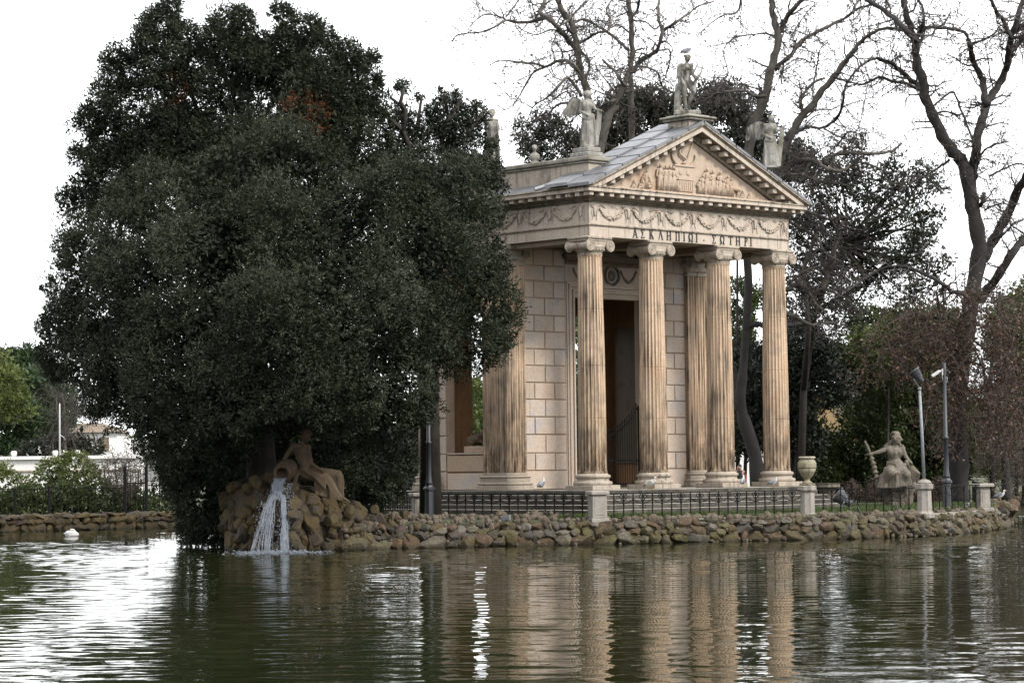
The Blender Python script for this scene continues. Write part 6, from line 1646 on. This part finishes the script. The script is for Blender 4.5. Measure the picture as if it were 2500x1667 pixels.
# pale limbs in front of the dark evergreens right of the columns
bare_tree('plane_tree', [
  (z10([(60,1130),(120,1085),(190,1090),(240,1150),(280,1220),(340,1275)]), 7, 3, 0), (z10([(280,1140),(340,1118),(400,1125),(470,1165),(540,1200),(620,1290)]), 4, 1, .5),
  (z10([(60,1300),(140,1330),(240,1390),(330,1375),(450,1375)]), 6, 3, -1), (z10([(90,600),(150,640),(230,680),(300,730),(370,850),(470,900)]), 4, 2, 0),
  (z10([(180,510),(280,540),(390,585),(470,560),(540,580)]), 5, 2, 0), (z10([(100,1060),(200,980),(280,950),(360,940),(450,960)]), 3, 1.5, 0),
  (z10([(150,1100),(200,950),(260,780),(300,700)]), 6, 3, .5), (z10([(330,1130),(380,1000),(420,860),(460,700),(500,600)]), 8, 4, 1)], 110, 'twisted grey limbs in front of the dark evergreens beside the last column', 41, 1.2, leafn=1500, tl=.9, wob=.5, root=footd(1990, 110, LZ))
# brown hanging twig curtain round the big trunk
def twig_mass(name, boxes, D0, D1, n, label, seed, leafn, L=1.2, root=(2300, 104), dens_leaf='dead'):
    q = np.random.default_rng(seed); T = Twigs()
    for _ in range(n):
        u0, u1, v0, v1 = boxes[q.integers(0, len(boxes))]
        p = at(q.uniform(u0, u1), q.uniform(v0, v1), q.uniform(D0, D1)); d = unit(q.normal(size=3)+np.array([0, 0, -.35]))
        grow(T, p, d, L*q.uniform(.5, 1.3), .017, 1, q, -.09, .35)
    r = empty(name, tuple(footd(*root, LZ)), 0, label=label, cat='tree')
    # a few arching limbs that carry the twigs back to the stem
    mb = MB()
    for i in range(16):
        u0, u1, v0, v1 = boxes[i % len(boxes)]; a = at(root[0], q.uniform(700, 1000), root[1]); b = at(q.uniform(u0, u1), q.uniform(v0, v1), q.uniform(D0, D1)); m1 = (a+b)/2+np.array([0, 0, q.uniform(.3, 1.2)])
        mb.tube(catmull([a, m1, b], 5), [.07]*4+[.05]*4+[.02]*3, 5)
    build(mb, 'limb', M['twigb'], r, kind='stuff')
    bignp('twigs', np.array(T.mb.v), np.array(T.mb.f), M['twigb'], r, None, kind='stuff')
    tips = np.array(T.tips); idx = q.integers(0, len(tips), leafn)
    Vl, Fl, Tl = leaves(tips[idx]+q.normal(size=(leafn, 3))*.06, unit(q.normal(size=(leafn, 3))+np.array([0, 0, -1.2])), 2, .15, .075, np.full(leafn, .35), .8)
    bignp('dead_leaves', Vl, Fl, M[dens_leaf], r, Tl, kind='stuff')
twig_mass('beech_tree', [(2120,2330,760,900),(2180,2400,740,900),(2260,2500,850,1020),(2420,2520,800,1060),(2330,2500,700,860),(2250,2450,900,1080)], 100.5, 104.5, 900, 'rust-brown hanging twigs and dead leaves around the big right trunk', 71, 5200)
twig_mass('bare_thicket', [(2370,2520,1000,1190),(2420,2520,1060,1200)], 118, 128, 260, 'grey bare thicket by the far right bank', 72, 300, 1.4, (2440, 122))
for (u, D, v1, r0) in ((2455, 121, 1090, .22), (2500, 126, 1000, .15), (2420, 127, 960, .14)):
    r = empty('bare_tree', tuple(footd(u, D, -1.05)), 0, label={2455: 'small black forked tree on the far right bank', 2500: 'thin grey trunk at the right picture edge', 2420: 'pale thin trunk behind the far railing right of the big plane tree'}[u], cat='tree')
    mb = MB(); a = footd(u, D, -1.1); b = at(u-6, v1, D); mb.tube(catmull([a, a*.5+b*.5+np.array([.12, 0, 0]), b], 4), [r0]*4+[r0*.8]*3+[r0*.6]*2, 8)
    for s in (-1, 1): mb.tube(catmull([b*.9+a*.1, at(u+s*16, v1-30, D), at(u+s*24, v1-90, D+.5), at(u+s*46, v1-120, D)], 4), [r0*.6]*4+[r0*.4]*4+[r0*.15]*5, 6)
    build(mb, 'trunk', M['bark_big'], r, smooth=True)
# ivy / ground cover on the island behind the right railing
LI = scatter_lobes(2080, 2330, 1195, 1222, 26, .25, .5, 103, 112, 75)
dm('ground_ivy', LI, 'low brown and green undergrowth at the foot of the big plane tree', 'dead', 30, .12, .06, (2200, 108, 1225), .3, 30, .2, cat='undergrowth')

# ================================================================ LEFT BACKGROUND
evergreen('umbrella_pine', px_lobes([(20,985,2.3,0),(90,975,2.2,.5),(-50,1000,2.2,0),(130,1005,1.6,0),(50,1020,2.0,1),(0,1040,1.8,0),(110,1035,1.5,0)], 190), 9, 'broad rounded green pine above the white building on the left', 'pine', .5, .13, 6, trunk=tk(40, 190, 1000, .4, -1), tint=lambda P: .5+.3*nz3(P, .5), fill=14, fsize=.8, root=footd(40, 190, -1), sub=12)
evergreen('umbrella_pine', px_lobes([(60,895,1.6,0),(90,890,1.5,.5),(30,900,1.4,0),(120,905,1.2,0),(0,905,1.5,0),(75,915,1.4,1)], 215), 9, 'flat-topped green pine highest on the far left', 'pine', .5, .13, 6, trunk=[([footd(100, 215, -1), at(88, 960, 215), at(100, 905, 215)], [.35, .3, .2]), ([at(88, 960, 215), at(60, 905, 215)], [.25, .15]), ([footd(60, 215, -1), at(55, 940, 215), at(20, 905, 215)], [.25, .2, .1])], tint=lambda P: .6+.3*nz3(P, .5), fill=12, fsize=.8, root=footd(100, 215, -1), sub=12)
evergreen('cypress', px_lobes([(125,940,1.0,0),(130,970,1.1,0),(150,960,1.2,0),(120,1000,1.0,0),(160,1000,1.0,0)], 212), 9, 'dull grey-green evergreen between the two left pines and the big oak', 'oakd', .45, .14, 5, trunk=tk(140, 212, 980, .3, -1), tint=lambda P: .6+.2*nz3(P, .6), fill=12, fsize=.7, root=footd(140, 212, -1), sub=10)
evergreen('broadleaf_tree', px_lobes([(5,900,.9,0),(15,950,1.1,0),(-20,930,1.4,0),(30,970,.8,0),(10,1000,.8,0),(45,1010,.6,0),(65,1000,.45,0)], 128), 10, 'thin yellow-green tree at the left picture edge before the pines', 'green', .22, .10, 4, trunk=tk(-10, 128, 950, .18, -1), tint=lambda P: .75+.2*nz3(P, .9), fill=0, root=footd(-10, 128, -1), sub=10, cull=.2, jit=.35)
evergreen('dark_shrub', px_lobes([(100,1110,1.1,0),(140,1095,1.2,0),(180,1100,1.2,0),(215,1105,1.1,0),(70,1115,.9,0),(160,1115,1.1,0)], 186), 10, 'blackish clipped bush on top of the white building terrace', 'oakd', .4, .14, 5, trunk=tk(150, 186, 1110, .2, 0), tint=lambda P: .45+.2*nz3(P, .6), fill=16, fsize=.7, root=footd(150, 186, -1), sub=10, cat='shrub')
bare_tree('bare_tree', [([(160,1130),(158,1060),(156,990),(150,960)], 4, 2, 0), ([(158,1040),(175,1000),(190,970)], 2.5, 1, 0), ([(157,1060),(140,1010),(138,970)], 2.2, 1, .5), ([(172,1010),(200,1000),(215,1040)], 1.6, .6, 0)], 184, 'pinkish grey bare tree between the pine and the big oak', 81, 2.2, leafn=60, tl=1.6, group=None)
# bright shrubs and hedge behind the left fence
for (ls, D, tt, lb) in (([(120,1165,.75,0),(105,1190,.8,0),(135,1200,.8,0),(125,1145,.45,0)], 119, .75, 'yellow-green upright shrub, left one of the pair behind the left fence'),
                        ([(185,1150,.8,0),(210,1165,.7,0),(190,1185,.85,0),(225,1190,.7,0),(182,1128,.4,0)], 118, .7, 'yellow-green upright shrub, right and taller one of the pair behind the left fence'),
                        ([(20,1185,.7,0),(0,1180,.8,0),(50,1190,.6,0)], 121, .85, 'bright low bush at the left picture edge behind the fence')):
    evergreen('garden_shrub', px_lobes(ls, D), 24, lb, 'hedge', .20, .09, 4, trunk=tk(ls[0][0], D, ls[0][1], .05, -1), tint=lambda P, tt=tt: tt-.2+.2*nz3(P, 1.5), fill=14, fsize=.3, root=footd(ls[0][0], D, -1), sub=12, cat='shrub', jit=.25)
HG = [(u, 1225+8*math.sin(u*.07)+(6 if u > 230 else 0), .62, 0) for u in range(-20, 400, 20)]+[(u, 1255, .6, 0) for u in range(-20, 400, 22)]+[(u, 1205+q.uniform(-6, 8), .4, .2) for u in range(90, 300, 24)]
evergreen('hedge', px_lobes(HG, 116.5), 26, 'dark green ivy hedge behind the left railing', 'green', .17, .09, 4, trunk=tk(100, 116.5, 1240, .05), tint=lambda P: .28+.2*nz3(P, 1.3), fill=40, fsize=.3, root=footd(100, 116.5, -1), sub=10, cat='hedge')
bare_tree('bare_shrub', [([(u0, 1235), (u0+dx*.4, 1180), (u0+dx, 1125-abs(dx)*.1)], 1.3, .5, 0) for u0, dx in ((275,-14),(285,-4),(295,6),(300,16),(270,-22),(310,20),(320,26),(290,-10),(330,14),(305,4))], 117, 'sprawling grey bare shrub before the white wall by the left gate', 83, 1.6, leafn=40, tl=.7, group=None, twm='twigb')
# white building with terrace
WBD = 182
wb = empty('white_building', tuple(footd(100, WBD, -1.2)), RZ, label='long low white building with terrace far on the left beyond the railing', cat='building')
def LX(u): return (u-100)*WBD/FPX
def LZv(v, u=100): return float(at(u, v, WBD)[2])+1.2
zt_ = LZv(1122); m_ = MB().bbox((LX(-260), 0, 0), (LX(345), 9, zt_), .02); local_child(m_, 'wall', M['white_wall'], wb, smooth=False)
local_child(MB().bbox((LX(-260), -.25, zt_+.002), (LX(345), 9, zt_+.25), .03), 'cornice', M['white_wall'], wb, smooth=False)
local_child(MB().bbox((LX(-260), -.12, LZv(1152)), (LX(345), -.004, LZv(1147)), .02), 'string_course', M['base'], wb, smooth=False)
local_child(MB().box((LX(48), -.05, LZv(1178)), (LX(56), .0, LZv(1158))), 'window', M['soffit'], wb, smooth=False)
ub = MB().bbox((LX(258), 1.5, zt_+.26), (LX(420), 9, LZv(1072)), .03); local_child(ub, 'upper_storey', M['white_wall'], wb, smooth=False)
for i, u in enumerate((131, 151, 185, 30)):
    local_child(MB().lathe([(.12, 0), (.2, .1), (.22, .3), (.14, .4)], (LX(u), .6, zt_+.252), 10), 'terrace_urn', M['white_wall'], wb)
hb = empty('far_house', tuple(footd(120, 205, -1.2)), RZ, label='pale house with reddish eaves half hidden by the dark bush on the left', cat='building')
local_child(MB().bbox((-1.2, 0, 0), (5.5, 6, 5.1), .03), 'wall', M['white_wall'], hb, smooth=False)
local_child(MB().add([(-1.5, -.3, 5.11), (5.8, -.3, 5.11), (5.8, 6.3, 5.11), (-1.5, 6.3, 5.11), (.5, 3, 5.9), (3.8, 3, 5.9)], [(0, 1, 5, 4), (1, 2, 5), (2, 3, 4, 5), (3, 0, 4), (0, 3, 2, 1)]), 'roof', M['soffit'], hb, smooth=False)
for x_ in (.4, 2.2, 4.0): local_child(MB().box((x_, -.04, 3.6), (x_+.8, .0, 4.7)), 'window', M['soffit'], hb, smooth=False)
fp = empty('flagpole', tuple(footd(146, 178, -1.2)), 0, label='thin white pole standing in front of the pinkish bare tree', cat='pole')
local_child(MB().lathe([(.07, 0), (.055, 5.5), (.05, 6.6), (.03, 6.75)], (0, 0, 0), 8), 'pole', M['white'], fp)
local_child(MB().tube([(0, 0, 4.6), (.25, -.1, 4.4), (.35, -.15, 4.2)], .025, 5), 'stay', M['white'], fp)
w2 = empty('white_building', tuple(footd(1835, 175, -1.2)), RZ, label='bright white wall seen between the third and fourth columns behind the walker', cat='building')
local_child(MB().bbox((-4, 0, 0), (4.2, 6, 3.2), .02), 'wall', M['white_wall'], w2, smooth=False)
local_child(MB().bbox((-4.2, -.2, 3.21), (4.4, 6, 3.45), .02), 'cornice', M['white_wall'], w2, smooth=False)
w3 = empty('ochre_house', tuple(footd(2062, 200, -1.2)), RZ, label='ochre house facade glimpsed through the trees above the seated statue', cat='building')
local_child(MB().bbox((-4, 0, 0), (1.2, 7, 7.2), .02), 'wall', M['ochre_house'], w3, smooth=False)
for i in range(2):
    for j in range(2): local_child(MB().box((-3+2.2*i, -.04, 3.2+2.4*j), (-2.1+2.2*i, 0, 4.6+2.4*j)), 'window', M['soffit'], w3, smooth=False)
# left bank wall of stones, fence and gate
lwl = empty('retaining_wall', (-2, 30.8, WZ), label='dark rough stone bank wall along the far left shore', cat='stone wall')
lp = [(-9.5, 31.0), (-4.4, 30.95), (-.9, 30.35), (3.4, 29.85), (6.5, 30.0)]
s = 0; Ll = length(lp)
while s < Ll:
    for zc, h in ((WZ+.12, .34), (WZ+.42, .30), (WZ+.63, .2)):
        w_ = q.uniform(.3, .7); p, d = walk(lp, min(s+q.uniform(0, .2), Ll)); nn = np.array([-d[1], d[0]])
        place_stone(lwl, (*(p+nn*.12), zc), w_, .4, h*q.uniform(.9, 1.3), math.atan2(d[1], d[0]), warm=True, q=q)
    s += .42
build(MB().prism([(-40, 34.0), (-9.5, 31.2), (-4.4, 31.15), (-.9, 30.55), (3.4, 30.05), (6.5, 30.2), (14, 31.5), (14, 33), (-40, 36)], lambda x, y, d: (x, y, d), WZ-.2, -1.04), 'earth_bank', M['soil'], lwl)
fa = onz(-8, 1269, -1.03); fb = onz(302, 1262, -1.03)
F0, F1 = footd(-10, 110.5, -1.03), footd(304, 113.0, -1.03)
railing(F0, F1, -1.03, .12, 'dark railing along the far left bank', gap=.26, scroll=False, group='railings on the far bank')
for u_ in (36, 120):
    local_child  # heavier standards of the railing
    p = footd(u_, 110.5+(u_+10)/314*2.5, -1.03); o = build(MB().box((p[0]-.05, p[1]-.05, -1.03), (p[0]+.05, p[1]+.05, .16)), 'railing_standard', M['iron'], smooth=False, label='thick iron standard of the left bank railing, ' + ('near the picture edge' if u_ == 36 else 'below the left shrub'), cat='post')
gte = empty('iron_gate', tuple(footd(330, 113, -1.03)), RZ, label='tall dark iron gate with vertical bars on the left bank under the big oak', cat='gate')
zt2 = float(at(305, 1138, 113)[2])+1.03
for x_ in (-.45, .48): local_child(MB().box((x_-.07, -.07, 0), (x_+.07, .07, zt2-.05)).lathe([(.07, 0), (.03, .08), (.01, .16)], (x_, 0, zt2-.05), 6), 'gate_post', M['iron'], gte, smooth=False)
for i in range(7):
    x_ = -.33+.115*i; local_child(MB().tube([(x_, 0, .05), (x_, 0, zt2-.12)], .016, 5), 'gate_bar', M['iron'], gte)
local_child(MB().box((-.38, -.02, 1.3), (.41, .02, 1.36)).box((-.38, -.02, .1), (.41, .02, .16)), 'gate_rail', M['iron'], gte, smooth=False)
railing(footd(362, 113.2, -1.03), footd(470, 114, -1.03), -1.03, .2, 'dark railing right of the left gate vanishing under the big oak', gap=.26, scroll=False, group='railings on the far bank')
railing(footd(2380, 133, -1.03), footd(2540, 134, -1.03), -1.03, .0, 'thin railing on the far right bank', gap=.8, scroll=False, group='railings on the far bank')
# rocks of the far right bank
rr_ = empty('bank_rocks', tuple(footd(2490, 131, WZ)), label='small rocks along the far right bank', cat='rocks')
for i in range(26):
    u = 2440+i*4; p = onz(u, 1231, WZ); r_ = q.uniform(.35, .7); place_stone(rr_, (p[0], p[1]+.2, WZ+.2), r_, r_, r_*.9, q.uniform(0, 3), warm=True, q=q, name='rock')
# distant woods closing the horizon
fw = [(*footd(u, D, z), r) for u, D, z, r in [(uu, 330+30*math.sin(uu), q.uniform(-1, 3.0)*(uu > 500), q.uniform(4, 6)*(1 if uu > 500 else .6)) for uu in range(-900, 3400, 60)]]
Pw, Nw, _b = crown_points(fw, .4, 8, .5, .1, .5)
Vw, Fw, Tw = leaves(Pw, Nw, 3, 2.0, 1.1, .35+.2*nz3(Pw, .15), .8); V2, F2, T2 = inner_fill(fw, .6, 2.5)
bignp('distant_wood', np.concatenate([Vw, V2]), np.concatenate([Fw, F2+len(Vw)]), M['green'], None, np.concatenate([Tw, T2]), kind='stuff', label='dark wood far behind the park closing the horizon', cat='wood')
